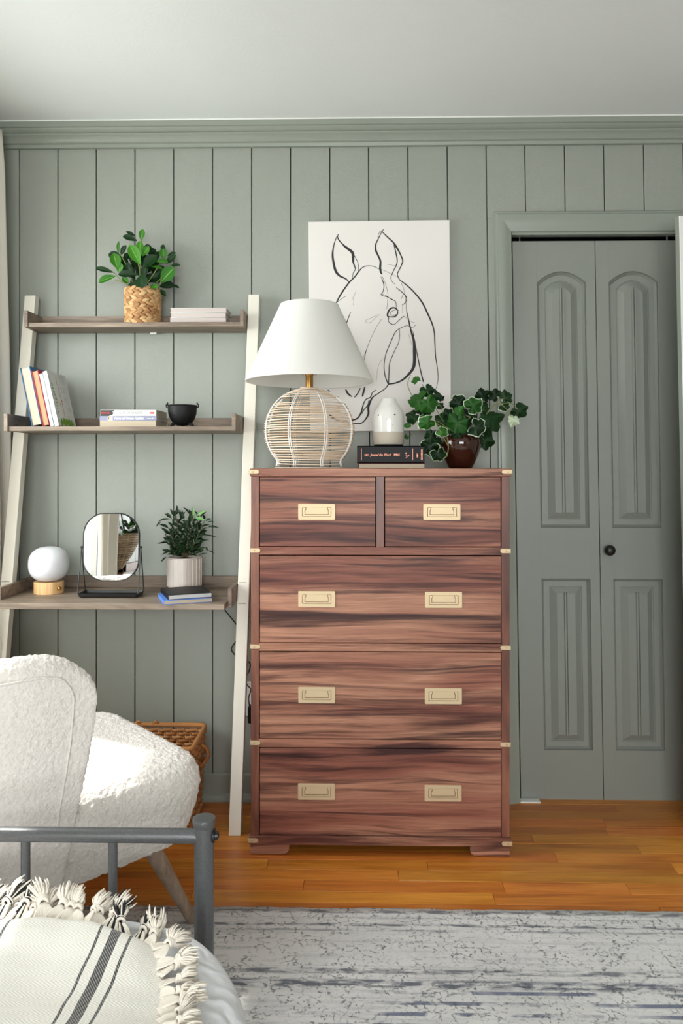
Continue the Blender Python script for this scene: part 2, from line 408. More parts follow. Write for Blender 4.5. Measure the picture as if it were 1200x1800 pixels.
def lathe(prof, n=32, c=(0, 0, 0), cap0=True, cap1=True, rad=None):
    V, Fs = [], []
    for (r, z) in prof:
        for k in range(n):
            a = 2 * pi * k / n; rr = r * (rad(a, z) if rad else 1)
            V.append((c[0] + rr * cos(a), c[1] + rr * sin(a), c[2] + z))
    for i in range(len(prof) - 1):
        for k in range(n):
            k2 = (k + 1) % n
            Fs.append((i * n + k, i * n + k2, (i + 1) * n + k2, (i + 1) * n + k))
    if cap0: Fs.append(tuple(range(n - 1, -1, -1)))
    if cap1: Fs.append(tuple((len(prof) - 1) * n + k for k in range(n)))
    return V, Fs
def prism(poly, y0, y1):
    """polygon in x,z (counter-clockwise seen from -y) extruded from y0 (front) to y1"""
    n = len(poly)
    V = [(x, y0, z) for x, z in poly] + [(x, y1, z) for x, z in poly]
    Fs = [tuple(range(n)), tuple(range(2 * n - 1, n - 1, -1))]
    for i in range(n):
        j = (i + 1) % n; Fs.append((j, i, n + i, n + j))
    return V, Fs
def slab(poly, z0, z1):
    """polygon in x,y extruded up"""
    n = len(poly)
    V = [(x, y, z0) for x, y in poly] + [(x, y, z1) for x, y in poly]
    Fs = [tuple(range(n - 1, -1, -1)), tuple(range(n, 2 * n))]
    for i in range(n):
        j = (i + 1) % n; Fs.append((i, j, n + j, n + i))
    return V, Fs
def sweep_x(prof, x0, x1):
    """closed y,z profile swept along x"""
    n = len(prof)
    V = [(x0, y, z) for y, z in prof] + [(x1, y, z) for y, z in prof]
    Fs = [tuple(range(n)), tuple(range(2 * n - 1, n - 1, -1))]
    for i in range(n):
        j = (i + 1) % n; Fs.append((j, i, n + i, n + j))
    return V, Fs
def grid(fn, nu, nv, closeu=False):
    V = [tuple(fn(i / (nu if closeu else nu - 1), j / (nv - 1))) for j in range(nv) for i in range(nu)]
    Fs = []
    for j in range(nv - 1):
        for i in range(nu if closeu else nu - 1):
            i2 = (i + 1) % nu
            Fs.append((j * nu + i, j * nu + i2, (j + 1) * nu + i2, (j + 1) * nu + i))
    return V, Fs
def loops(rings, cap0=True, cap1=True):
    n = len(rings[0]); V = [tuple(p) for r in rings for p in r]; Fs = []
    for i in range(len(rings) - 1):
        for k in range(n):
            k2 = (k + 1) % n; Fs.append((i * n + k, i * n + k2, (i + 1) * n + k2, (i + 1) * n + k))
    if cap0: Fs.append(tuple(range(n - 1, -1, -1)))
    if cap1: Fs.append(tuple((len(rings) - 1) * n + k for k in range(n)))
    return V, Fs
def rrect(x0, x1, y0, y1, r, n=6):
    P = []
    for cx, cy, a0 in ((x1 - r, y0 + r, -pi / 2), (x1 - r, y1 - r, 0), (x0 + r, y1 - r, pi / 2), (x0 + r, y0 + r, pi)):
        for k in range(n + 1):
            a = a0 + pi / 2 * k / n; P.append((cx + r * cos(a), cy + r * sin(a)))
    return P
def spline(P, sub=6, closed=False):
    P = [Vector(p) for p in P]; n = len(P); out = []
    for i in range(n if closed else n - 1):
        p1, p2 = P[i], P[(i + 1) % n]
        p0 = P[(i - 1) % n] if (closed or i > 0) else p1 * 2 - p2
        p3 = P[(i + 2) % n] if (closed or i < n - 2) else p2 * 2 - p1
        for k in range(sub):
            t = k / sub
            out.append(0.5 * (2 * p1 + (p2 - p0) * t + (2 * p0 - 5 * p1 + 4 * p2 - p3) * t * t + (3 * p1 - p0 - 3 * p2 + p3) * t ** 3))
    if not closed: out.append(P[-1])
    return out

def mesh(name, geo, mats, smooth=None, fm=None, fix=True):
    me = bpy.data.meshes.new(name); me.from_pydata(geo[0], [], geo[1])
    for m in (mats if isinstance(mats, (list, tuple)) else [mats]): me.materials.append(M[m] if isinstance(m, str) else m)
    if fm: me.polygons.foreach_set('material_index', fm)
    if fix:
        bm = bmesh.new(); bm.from_mesh(me); bmesh.ops.recalc_face_normals(bm, faces=bm.faces); bm.to_mesh(me); bm.free()
    if smooth is not None:
        me.polygons.foreach_set('use_smooth', [True] * len(me.polygons))
        if smooth < 180: me.set_sharp_from_angle(angle=radians(smooth))
    me.update(); return me
def place(name, me, parent=None, mat=None):
    o = bpy.data.objects.new(name, me); COL.objects.link(o)
    if parent is not None:
        o.parent = parent; BASE[o.name] = BASE[parent.name].copy()
    else: BASE[o.name] = Vector((0, 0, 0))
    if mat is not None: o.matrix_local = mat
    return o
def obj(name, geo, mats, parent=None, smooth=None, bevel=0.0, local=False, fm=None, label=None, kind=None, seg=2, fix=True):
    """one mesh object; vertices are given in room coordinates unless local"""
    b = BASE[parent.name] if (parent is not None and not local) else Vector((0, 0, 0))
    if b.length: geo = ([(p[0] - b.x, p[1] - b.y, p[2] - b.z) for p in geo[0]], geo[1])
    o = place(name, mesh(name, geo, mats, smooth, fm, fix), parent)
    if bevel:
        md = o.modifiers.new('bevel', 'BEVEL'); md.width = bevel; md.segments = seg; md.limit_method = 'ANGLE'; md.angle_limit = radians(40)
        if smooth is None:
            o.data.polygons.foreach_set('use_smooth', [True] * len(o.data.polygons)); o.data.set_sharp_from_angle(angle=radians(50))
    if label: o['label'] = label
    if kind: o['kind'] = kind
    return o
def thing(name, label, cat, loc=(0, 0, 0), group=None, rotz=0.0):
    o = bpy.data.objects.new(name, None); COL.objects.link(o); o.empty_display_size = 0.05
    o.location = loc; o.rotation_euler = (0, 0, rotz)
    o['label'] = label; o['category'] = cat
    if group: o['group'] = group
    BASE[o.name] = Vector(loc); return o
def tag(o, label, cat, group=None):
    o['label'] = label; o['category'] = cat
    if group: o['group'] = group
    return o
def struct(name, geo, mat, parent=None, label=None, **kw):
    o = obj(name, geo, mat, parent, **kw)
    if parent is None:
        o['kind'] = 'structure'
        if label: o['label'] = label
    return o
def text_mesh(name, s, size, mat4, matname, parent, squash=1.0, shear=0.0, align='LEFT', bold=0.0):
    cu = bpy.data.curves.new(name, 'FONT'); cu.body = s; cu.size = size; cu.shear = shear; cu.align_x = align; cu.align_y = 'CENTER'
    cu.extrude = 0.0001; cu.resolution_u = 3; cu.offset = bold
    to = bpy.data.objects.new(name, cu); COL.objects.link(to)
    dg = bpy.context.evaluated_depsgraph_get(); dg.update()
    me = bpy.data.meshes.new_from_object(to.evaluated_get(dg))
    bpy.data.objects.remove(to); bpy.data.curves.remove(cu)
    me.materials.clear(); me.materials.append(M[matname])
    for vv in me.vertices: vv.co.x *= squash
    me.transform(mat4)
    if parent is not None: me.transform(Matrix.Translation(-BASE[parent.name]))
    return place(name, me, parent)
FACE = Matrix.Rotation(radians(90), 4, 'X')       # text lying in x,y -> standing in x,z facing -y

# ================================================================== THE ROOM
YW = 2.71                      # front face of the boarded far wall
ZC = 2.437                     # ceiling
XL, XR, YN = -1.40, 2.00, -2.30
def lean(px):                  # the right part of the old wall is out of plumb
    return min(1.0, max(0.0, (px - 560) / 340.0)) * 0.0155
ZTOP = fz(250, YW)
def wx(px, z, Y=YW): return fx(px, Y) + lean(px) * (ZTOP - z)

fl = struct('floor', box(XL - .1, XR + .1, YN - .1, 3.4, -0.06, -0.012), 'subfloor', label='orange oak strip floor in front of the dresser')
# oak strips, each its own board
rows = 20; pw = 0.0565
for i in range(rows):
    y0 = 2.752 - (i + 1) * pw
    x = XL - RND.random() * 0.8
    while x < XR:
        L = RND.choice([0.32, 0.45, 0.6, 0.75, 0.95, 1.2]) * (0.85 + RND.random() * 0.3)
        a, b = max(x, XL), min(x + L, XR)
        if b - a > 0.03:
            obj('plank', box(a + .0004, b - .0004, y0 + .0004, y0 + pw - .0004, -0.012, -RND.random() * .0006), 'plank', fl, bevel=0.0008, seg=1)
        x += L
struct('ceiling', box(XL - .1, XR + .1, YN - .1, 3.4, ZC, ZC + .06), 'ceiling', label='pale grey white ceiling above green wall')

CLX0 = wx(896, 1.0); CLX1 = CLX0 + 0.62; CLZ = fz(409, YW)      # closet opening
wf = struct('wall_far', join(box(XL - .1, CLX0 - .02, YW + .009, YW + .10, -.01, ZC), box(CLX1 + .03, XR + .1, YW + .009, YW + .10, -.01, ZC),
                       box(CLX0 - .02, CLX1 + .03, YW + .009, YW + .10, CLZ, ZC)), 'gap', label='sage green vertical board wall')
seams = [-33, 34, 101.5, 169, 237, 305, 373.5, 442, 510.5, 579.5, 647.5, 716.5, 785.5, 854, 922, 991.5, 1060.5, 1130.5, 1200, 1270, 1340, 1412, 1484, 1556]
zt, zb = ZC - 0.03, 0.0
G = 0.0016
CASX = lambda z: wx(868, z) + 0.012
CASXR = CLX1 + 0.07
casz = fz(376, YW)
for i in range(len(seams) - 1):
    a, b = seams[i], seams[i + 1]
    dy = (RND.random() - .5) * 0.0012
    def quad(xa0, xb0, xa1, xb1, z0, z1):
        y0, y1 = YW + dy, YW + .0095
        return hexa([(xa0, y0, z0), (xb0, y0, z0), (xb0, y1, z0), (xa0, y1, z0), (xa1, y0, z1), (xb1, y0, z1), (xb1, y1, z1), (xa1, y1, z1)])
    xa = lambda z: max(XL, min(XR, wx(a, z) + G)); xb = lambda z: max(XL, min(XR, wx(b, z) - G))
    if xb(1) - xa(1) < .01: continue
    if b <= 868: g = quad(xa(zb), xb(zb), xa(zt), xb(zt), zb, zt)
    elif a < 868: g = join(quad(xa(zb), CASX(zb), xa(casz), CASX(casz), zb, casz - .02), quad(xa(casz), xb(casz), xa(zt), xb(zt), casz - .02, zt))
    elif xa(1) < CASXR and xb(1) < CASXR + .05: g = quad(xa(casz), xb(casz), xa(zt), xb(zt), casz - .02, zt)
    elif xa(1) < CASXR: g = join(quad(CASXR - .012, xb(zb), CASXR - .012, xb(casz), zb, casz - .02), quad(xa(casz), xb(casz), xa(zt), xb(zt), casz - .02, zt))
    else: g = quad(xa(zb), xb(zb), xa(zt), xb(zt), zb, zt)
    obj('board', g, 'wall', wf, bevel=0.0012, seg=1)

# crown moulding and the thin unpainted line above it
crown = [(.058, .000), (.058, -.019), (.052, -.021), (.048, -.026), (.040, -.031), (.036, -.0345), (.041, -.036), (.041, -.042), (.033, -.047), (.027, -.055), (.024, -.059), (.024, -.063),
         (.016, -.066), (.014, -.077), (.0, -.077)]
struct('trim_1', sweep_x([(YW - a, ZC - .003 + b) for a, b in crown] + [(YW + .005, ZC - .08), (YW + .005, ZC - .003)], XL, XR), 'trim', smooth=25, label='stepped green crown moulding under the ceiling')
struct('trim_2', box(XL, XR, YW - .0605, YW, ZC - .0035, ZC + .001), 'white_paint', label='thin white paint line above the crown moulding')
# baseboards
bb = [(.0, 0), (.0, .093), (-.006, .098), (-.011, .0915), (-.011, .028), (-.017, .024), (-.022, .016), (-.024, .004), (-.024, 0)]
struct('baseboard_far', sweep_x([(YW - .001 + a, b) for a, b in bb][::-1], XL, CASX(0.1) - .01), 'trim', smooth=30, label='green baseboard along the board wall')
struct('baseboard_far_2', sweep_x([(YW - .001 + a, b) for a, b in bb][::-1], CASXR - .01, XR), 'trim', smooth=30, label='green baseboard right of the closet')

# closet: casing, dark interior, track, two bifold leaves
def lx(x, z): return x + 0.0155 * (fz(412, YW) - z)
cw = fx(898, YW) - fx(868, YW)
tr3 = struct('trim_3', box(0, .001, YW - .001, YW, CLZ, CLZ + .001), 'trim', label='mitred green closet door casing')
cprof = [(0, -.006), (.004, -.013), (.008, -.0135), (.012, -.019), (.026, -.020), (.040, -.0175), (.052, -.012), (.060, -.011), (.0625, -.006), (.0625, .03)]   # (outer->inner, y)
cx0 = fx(868, YW); zt1 = fz(374.5, YW); zti = fz(411, YW)
def casing_left():
    pr = [(t * cw / .0625, y) for t, y in cprof]
    R0 = [(lx(cx0 + t, 0), YW + y, 0) for t, y in pr] + [(lx(cx0, 0), YW + .03, 0)]
    R1 = [(lx(cx0 + t, zt1 - t / cw * (zt1 - zti)), YW + y, zt1 - t / cw * (zt1 - zti)) for t, y in pr] + [(lx(cx0, zt1), YW + .03, zt1)]
    return loops([R0, R1])
def casing_top():
    hgt = zt1 - zti; pr = [(t / .0625, y) for t, y in cprof]
    R0 = [(lx(cx0 + t * cw, zt1 - t * hgt), YW + y, zt1 - t * hgt) for t, y in pr] + [(lx(cx0, zt1), YW + .03, zt1)]
    xe = CLX1 + .075
    R1 = [(xe - t * cw, YW + y, zt1 - t * hgt) for t, y in pr] + [(xe, YW + .03, zt1)]
    return loops([R0, R1])
def casing_right():
    xe = CLX1 + .075; pr = [(t * cw / .0625, y) for t, y in cprof]
    R0 = [(xe - t, YW + y, 0) for t, y in pr] + [(xe, YW + .03, 0)]
    R1 = [(xe - t, YW + y, zt1 - t / cw * (zt1 - zti)) for t, y in pr] + [(xe, YW + .03, zt1)]
    return loops([R0, R1])
for g in (casing_left(), casing_top(), casing_right()): obj('casing', g, 'trim', tr3, smooth=28)
obj('stop_bead', box(lx(cx0 + cw, 2.0), CLX1 + .03, YW - .002, YW + .03, zti - .008, zti + .004), 'trim', tr3, bevel=.002)
struct('wall_closet', join(box(CLX0 - .02, CLX1 + .05, 3.25, 3.30, -.01, 2.3), box(CLX0 - .1, CLX0 - .03, YW + .09, 3.3, -.01, 2.3), box(CLX1 + .05, CLX1 + .1, YW + .09, 3.3, -.01, 2.3),
                           box(CLX0 - .1, CLX1 + .1, YW + .09, 3.3, 2.2, 2.3)), 'gap', label='dark closet interior behind the bifold door')

YD_ = YW + .022
def door_leaf(pl, pr_, pan_l, pan_r, name='door_leaf'):
    """one bifold leaf with an arched upper and a square lower moulded panel; pixel columns at the top of the door"""
    zT, zB = fz(426, YD_), fz(1406, YD_)
    X0, X1 = fx(pl, YD_) + .0008, fx(pr_, YD_) - .0008
    A, B = fx(pan_l, YD_), fx(pan_r, YD_)
    u = 1 / F * YD_ ; zs = lambda py: fz(py, YD_)
    def xs(x, z): return x + 0.0155 * (zs(426) - z)
    NA = 14
    def outline(ins, z0, zspring, rise):
        a, b, c = A + ins, B - ins, (A + B) / 2
        P = [(a, z0 + ins), ((a + b) / 2, z0 + ins), (b, z0 + ins), (b, (z0 + zspring) / 2)]
        zsp = zspring - ins * (0.75 if rise else 1.0); rr = max(0, rise - ins * .3) if rise else 0
        for k in range(NA + 1):
            t = 1 - 2 * k / NA
            P.append((c + (b - a) / 2 * t, zsp + rr * (1 - t * t) if rise else zsp))
        P.append((a, (z0 + zspring) / 2)); return P
    def rect(z0, z1):
        c = (X0 + X1) / 2
        P = [(X0, z0), (c, z0), (X1, z0), (X1, (z0 + z1) / 2)]
        for k in range(NA + 1):
            t = 1 - 2 * k / NA; P.append((c + (X1 - X0) / 2 * t, z1))
        P.append((X0, (z0 + z1) / 2)); return P
    zm = zs(970)
    parts = []
    for (r0, r1, z0, zsp, rise) in ((zm, zT, zs(927), zs(498), fz(479, YD_) - fz(498, YD_)), (zB, zm, zs(1316), zs(1016), 0)):
        rg = [[(x, YD_, z) for x, z in rect(r0, r1)]]
        for ins, d in ((0, 0), (.0015, .0060), (.0045, .0025), (.0105, .0140), (.0155, .0140), (.029, .0135), (.0295, .0180), (.032, .0180), (.055, .0020)):
            rg.append([(x, YD_ + d, z) for x, z in outline(ins, z0, zsp, rise)])
        parts.append(loops(rg, cap0=False, cap1=True))
        # centre bead of the raised field
        c = (A + B) / 2; top = zsp + (rise * .75 if rise else 0) - .050; bot = z0 + .055
        for dx in (-.0045, .0045):
            parts.append(hexa([(c + dx - .0022, YD_ - .0045, bot), (c + dx + .0022, YD_ - .0045, bot), (c + dx + .0040, YD_ + .004, bot), (c + dx - .0040, YD_ + .004, bot),
                               (c + dx - .0022, YD_ - .0045, top), (c + dx + .0022, YD_ - .0045, top), (c + dx + .0040, YD_ + .004, top), (c + dx - .0040, YD_ + .004, top)]))
    # body behind the moulded face
    e = YD_ + .033
    parts.append(([(X0, YD_, zB), (X1, YD_, zB), (X1, YD_, zT), (X0, YD_, zT), (X0, e, zB), (X1, e, zB), (X1, e, zT), (X0, e, zT)],
                  [(0, 4, 5, 1), (1, 5, 6, 2), (2, 6, 7, 3), (3, 7, 4, 0), (7, 6, 5, 4)]))
    # stile lines of the moulded skin
    for x in (A - .0005, B + .0005):
        for z0, z1 in ((zs(497), zT), (zs(1016), zs(927)), (zB, zs(1316))):
            parts.append(box(x - .0006, x + .0006, YD_ - .0006, YD_ + .001, z0, z1))
    g = join(*parts)
    g = ([(xs(p[0], p[2]), p[1], p[2]) for p in g[0]], g[1])
    return obj(name, g, 'door', door1, smooth=14)
zg = fz(416, YW + .03)
door1 = struct('door_1', box(lx(cx0 + cw, 2.0), CLX1 + .02, YW + .036, YW + .052, fz(419.5, YW + .04), CLZ + .005), 'steel', label='grey green bifold closet door with arched panels')
lf = door_leaf(900, 1045, 942, 1028)
rf = door_leaf(1045.6, 1190, 1068, 1155)
for px, leaf in ((913, lf), (1172, rf)):
    p = at(px, 420, YW + .045)
    obj('pivot_pin', lathe([(.0028, -.012), (.0028, .010)], 10, (p.x, p.y, p.z)), 'steel', leaf, smooth=40)
k = at(1067, 966, YD_)
obj('door_knob', move(lathe([(.009, 0), (.009, .012), (.0145, .018), (.0190, .026), (.0190, .033), (.015, .040), (.007, .044), (.001, .0445)], 28), Matrix.Translation(k) @ Matrix.Rotation(radians(90), 4, 'X')), 'black_metal', rf, smooth=60, label='round black knob')
p = at(932, 1409, YW - .01)
struct('trim_4', box(p.x - .036, p.x + .036, YW - .012, YW + .018, 0.0, .0055), 'white_paint', label='small white floor bracket under the closet door', bevel=.001)

# open white door standing at the right edge
xa, xb = fx(1193.2, 2.49), 1.93
d2 = struct('door_2', hexa([(xa + .042, 2.49, .012), (xb, 2.49, .012), (xb, 2.525, .012), (xa + .039, 2.508, .012), (xa, 2.49, 2.03), (xb, 2.49, 2.03), (xb, 2.525, 2.03), (xa - .003, 2.508, 2.03)]), 'white_paint', label='white open door leaf at the right photo edge', bevel=.002)
obj('edge_strip', hexa([(xa + .0415, 2.4915, .012), (xa + .0435, 2.4915, .012), (xa + .0395, 2.508, .012), (xa + .036, 2.508, .012), (xa - .0005, 2.4915, 2.03), (xa + .001, 2.4915, 2.03), (xa - .003, 2.508, 2.03), (xa - .006, 2.508, 2.03)]), 'trim', d2)

# ---- left wall with the window the sun comes through
WY0, WY1, WZ0, WZ1 = 1.10, 2.42, 0.70, 1.99
wl = struct('wall_left', join(box(XL - .10, XL - .01, YN - .1, WY0, -.01, ZC), box(XL - .10, XL - .01, WY1, 2.9, -.01, ZC), box(XL - .10, XL - .01, WY0, WY1, -.01, WZ0), box(XL - .10, XL - .01, WY0, WY1, WZ1, ZC)), 'trim', label='left boarded wall with the sunny window')
y = YN
while y < 2.71:
    y1 = min(y + .141, YW)
    if y1 <= WY0 + .001 or y >= WY1 - .001: obj('board', box(XL - .0105, XL, y + G, y1 - G, 0, ZC), 'wall', wl, bevel=.0012, seg=1)
    else:
        obj('board', box(XL - .0105, XL, y + G, y1 - G, 0, WZ0), 'wall', wl); obj('board', box(XL - .0105, XL, y + G, y1 - G, WZ1, ZC), 'wall', wl)
    y = y1
def window(name, label, horiz, c0, c1, z0, z1, pos, nx, nz):
    """sash window; horiz 'y' lies in a wall of constant x, 'x' in a wall of constant y"""
    def bx(a, b, d0, d1, q0, q1):
        return box(pos + d0, pos + d1, a, b, q0, q1) if horiz == 'y' else box(a, b, pos + d0, pos + d1, q0, q1)
    fr = join(bx(c0, c0 + .045, -.05, .0, z0, z1), bx(c1 - .045, c1, -.05, .0, z0, z1), bx(c0, c1, -.05, .0, z0, z0 + .05), bx(c0, c1, -.05, .0, z1 - .045, z1), bx(c0, c1, -.045, -.005, (z0 + z1) / 2 - .02, (z0 + z1) / 2 + .02))
    w = struct(name, fr, 'white_paint', label=label)
    bars = []
    for i in range(1, nx):
        c = c0 + (c1 - c0) * i / nx; bars.append(bx(c - .009, c + .009, -.035, -.015, z0, z1))
    for j in range(1, nz):
        z = z0 + (z1 - z0) * j / nz; bars.append(bx(c0, c1, -.035, -.015, z - .009, z + .009))
    obj('muntin', join(*bars), 'white_paint', w)
    for i in range(nx):
        for j in range(nz):
            a, b = c0 + (c1 - c0) * i / nx, c0 + (c1 - c0) * (i + 1) / nx
            obj('pane', bx(a, b, -.027, -.024, z0 + (z1 - z0) * j / nz, z0 + (z1 - z0) * (j + 1) / nz), 'glass', w)
    return w
window('window_1', 'white sash window in the left wall', 'y', WY0, WY1, WZ0, WZ1, XL - .02, 2, 2)
# ---- near wall (behind the camera) with a muntin window, right wall
NX0, NX1, NZ0, NZ1 = -.85, 1.15, .50, 2.06
wnr = struct('wall_near', join(box(XL - .1, NX0, YN - .1, YN, -.01, ZC), box(NX1, XR + .1, YN - .1, YN, -.01, ZC), box(NX0, NX1, YN - .1, YN, -.01, NZ0), box(NX0, NX1, YN - .1, YN, NZ1, ZC)), 'wall', label='sage wall behind the camera')
window('window_2', 'white muntin window behind the camera', 'x', NX0, NX1, NZ0, NZ1, YN - .02, 4, 4)
struct('ground', box(-9, 9, -12, 9, -.72, -.70), 'ground', label='unseen green ground added outside to block the sky below the windows')  # unseen plane, added to block sky from below and bounce green light
struct('wall_right', box(XR, XR + .1, YN - .1, 3.4, -.01, ZC), 'wall', label='plain sage wall on the right')

# ---- curtains on the left wall
def curtain(name, label, y0, y1, xc, amp, folds, mat, z0=.03, z1=2.385, xmax=None, seed=0):
    def f(u, v):
        y = y0 + (y1 - y0) * u; z = z1 + (z0 - z1) * v
        a = amp * (.55 + .45 * v)
        x = xc + a * sin(2 * pi * folds * u + seed + .5 * sin(3 * v + seed)) + .012 * noise.noise(Vector((u * 5, v * 3, seed)))
        if v < .06: x = xc + (x - xc) * (v / .06 * .2 + .8)
        return (min(x, xmax) if xmax else x, y + .01 * sin(9 * v + 5 * u), z)
    o = obj(name, grid(f, 90, 50), mat, smooth=180)
    md = o.modifiers.new('thick', 'SOLIDIFY'); md.thickness = .0018; md.offset = 0
    return tag(o, label, 'curtain')
EDGE = fx(15, 2.62)
curtain('curtain', 'cream curtain hanging behind the ladder desk at left photo edge', 2.45, 2.66, XL + .125, .075, 2.5, 'curtain', xmax=EDGE + .004, seed=1.2)
curtain('curtain', 'lined beige curtain beside the sunny window, seen in the mirror', .90, 1.185, XL + .075, .024, 2.2, 'curtain', seed=.4)
curtain('curtain', 'white sheer curtain glowing in the window, seen in the mirror', 1.225, 1.48, XL + .07, .022, 3.0, 'sheer', seed=2.1)
rod = thing('curtain_rod', 'thin dark curtain rod along the left wall', 'curtain rod', (XL + .10, 1.6, 2.40))
obj('rod', tube([(XL + .10, .8, 2.395), (XL + .10, 2.66, 2.395)], .008, 10), 'black_metal', rod, smooth=60)
for yy in (.84, 2.64): obj('rod_bracket', box(XL, XL + .105, yy - .008, yy + .008, 2.39, 2.40), 'black_metal', rod)

# ---- rug
def rugf(u, v):
    x = -1.15 + 3.05 * u; y = -.6 + 2.632 * v
    if v > .98: y += .002 * sin(x * 70) + .003 * noise.noise(Vector((x * 6, 0, 0)))
    return (x, y, .0105 + .0008 * noise.noise(Vector((x * 14, y * 14, 0))))
o = obj('area_rug', grid(rugf, 120, 110), 'rug', smooth=180, fix=False)
md = o.modifiers.new('thick', 'SOLIDIFY'); md.thickness = .010; md.offset = -1
tag(o, 'distressed light grey rug with bluish bands on the oak floor', 'rug')

# ================================================================== DRESSER
DY = 2.325; DB = 2.690
dX = lambda px: fx(px, DY); dZ = lambda py: fz(py, DY, 660)
dr = thing('dresser', 'tall reddish walnut five-drawer dresser with pale brass campaign pulls', 'dresser', (dX(668), (DY + DB) / 2, 0))
DTOP = dZ(823.5)
obj('top_board', box(dX(439.5), dX(898), DY - .006, DB, dZ(837.5), DTOP), 'walnut', dr, bevel=.0012)
for a, b in ((441, 455), (881.5, 895.5)):
    obj('side_panel', box(dX(a), dX(b), DY, DB, dZ(1470), dZ(837.5)), 'walnut_v', dr, bevel=.0008)
obj('bottom_board', box(dX(438), dX(898), DY - .006, DB, dZ(1485), dZ(1470)), 'walnut', dr, bevel=.0012)
obj('back_panel', box(dX(455), dX(881), DB - .012, DB - .004, dZ(1470), dZ(838)), 'walnut', dr)
for a, b in ((962, 975.5), (1131.5, 1145), (1300.5, 1314.5)):
    obj('rail', box(dX(455), dX(881.5), DY, DY + .05, dZ(b), dZ(a)), 'walnut', dr, bevel=.0006)
obj('centre_stile', box(dX(661), dX(674.5), DY, DY + .35, dZ(962), dZ(837.5)), 'walnut_v', dr, bevel=.0006)
def foot(flip, front):
    a, b = (440, 508) if not flip else (895.5, 826)
    P = [(a, 1485), (a, 1503.5)]
    P += [(b - (12 - 12 * sin(t * pi / 2 / 5)) * (1 if not flip else -1), 1503.5 - (1 - cos(t * pi / 2 / 5)) * 11) for t in range(6)] + [(b, 1485)]
    poly = [(dX(x), max(0, dZ(y))) for x, y in P]
    if flip: poly = poly[::-1]
    y0 = DY + .001 if front else DB - .03
    return prism(poly, y0, y0 + .022)
for fl_ in (0, 1):
    for fr_ in (1, 0): obj('foot', foot(fl_, fr_), 'walnut', dr, smooth=30)
def pull(cx, cy, drawer):
    """recessed campaign pull: face plate with a U-shaped groove, bail handle and sunk field"""
    w, h = 65 / F * DY, 28.5 / F * DY
    X, Z, Y = dX(cx), dZ(cy), DY + .0015
    q = w / 65.0
    R = [(X + a, Z + b) for a, b in rrect(-w / 2, w / 2, -h / 2, h / 2, .0035, 4)]
    def ring(ins, y, ay=0):
        return [(X + a, y, Z + b) for a, b in rrect(-w / 2 + ins, w / 2 - ins, -h / 2 + ins * .9, h / 2 - ins * (.9 + ay), .003, 4)]
    g = loops([ring(0, Y + .004), ring(0, Y - .0022), ring(.0008, Y - .0030), ring(q * 6.7, Y - .0030), ring(q * 7.0, Y + .0030)], cap0=True, cap1=True)
    pl = obj('pull_plate', g, 'brass', drawer, smooth=30, label='pale brass recessed plate')
    # bail: U frame lying in the recess
    o, t = q * 7.9, q * 3.4
    xo, zo, zt_ = w / 2 - o, -h / 2 + q * 6.6, h / 2 - q * 6.6
    U = [(-xo, zt_), (-xo, zo), (xo, zo), (xo, zt_), (xo - q * 5, zt_), (xo - q * 5, zt_ - q * 3), (xo - t, zt_ - q * 4.2), (xo - t, zo + q * 2.6), (-xo + t, zo + q * 2.6), (-xo + t, zt_ - q * 4.2), (-xo + q * 5, zt_ - q * 3), (-xo + q * 5, zt_)]
    obj('pull_bail', prism([(X + a, Z + b) for a, b in U], Y - .0034, Y - .0008), 'brass', drawer, bevel=.0003, seg=1)
    # fixed field between the arms, standing level with the bail
    xf, zf0, zf1 = xo - t - q * .9, zo + q * 3.5, zt_ + q * .4
    P = [(-xf, zf0), (xf, zf0), (xf, zt_ - q * 4.9), (xf - q * 1.6, zt_ - q * 3.6), (xf - q * 1.6, zf1), (-xf + q * 1.6, zf1), (-xf + q * 1.6, zt_ - q * 3.6), (-xf, zt_ - q * 4.9)]
    obj('pull_field', prism([(X + a, Z + b) for a, b in P], Y - .0030, Y - .0006), 'brass', drawer, bevel=.0003, seg=1)
for (a, b, c, d, pulls) in ((456.5, 659.5, 839.5, 960.5, [(556.5, 900)]), (676.5, 880, 839.5, 960.5, [(776.5, 900)]), (456.5, 880.5, 977.5, 1130, [(556.5, 1053.5), (779.5, 1054)]),
                           (456.5, 880.5, 1147, 1299, [(556.5, 1222.5), (779, 1223)]), (456.5, 880.5, 1316.5, 1469, [(556, 1392.5), (778.5, 1393.5)])):
    g = join(box(dX(a), dX(b), DY + .0015, DY + .018, dZ(d), dZ(c)), box(dX(a) + .012, dX(b) - .012, DY + .018, DB - .03, dZ(d) + .01, dZ(c) - .025))
    dw = obj('drawer', g, 'walnut', dr, bevel=.0008)
    for px, py in pulls: pull(px, py, dw)
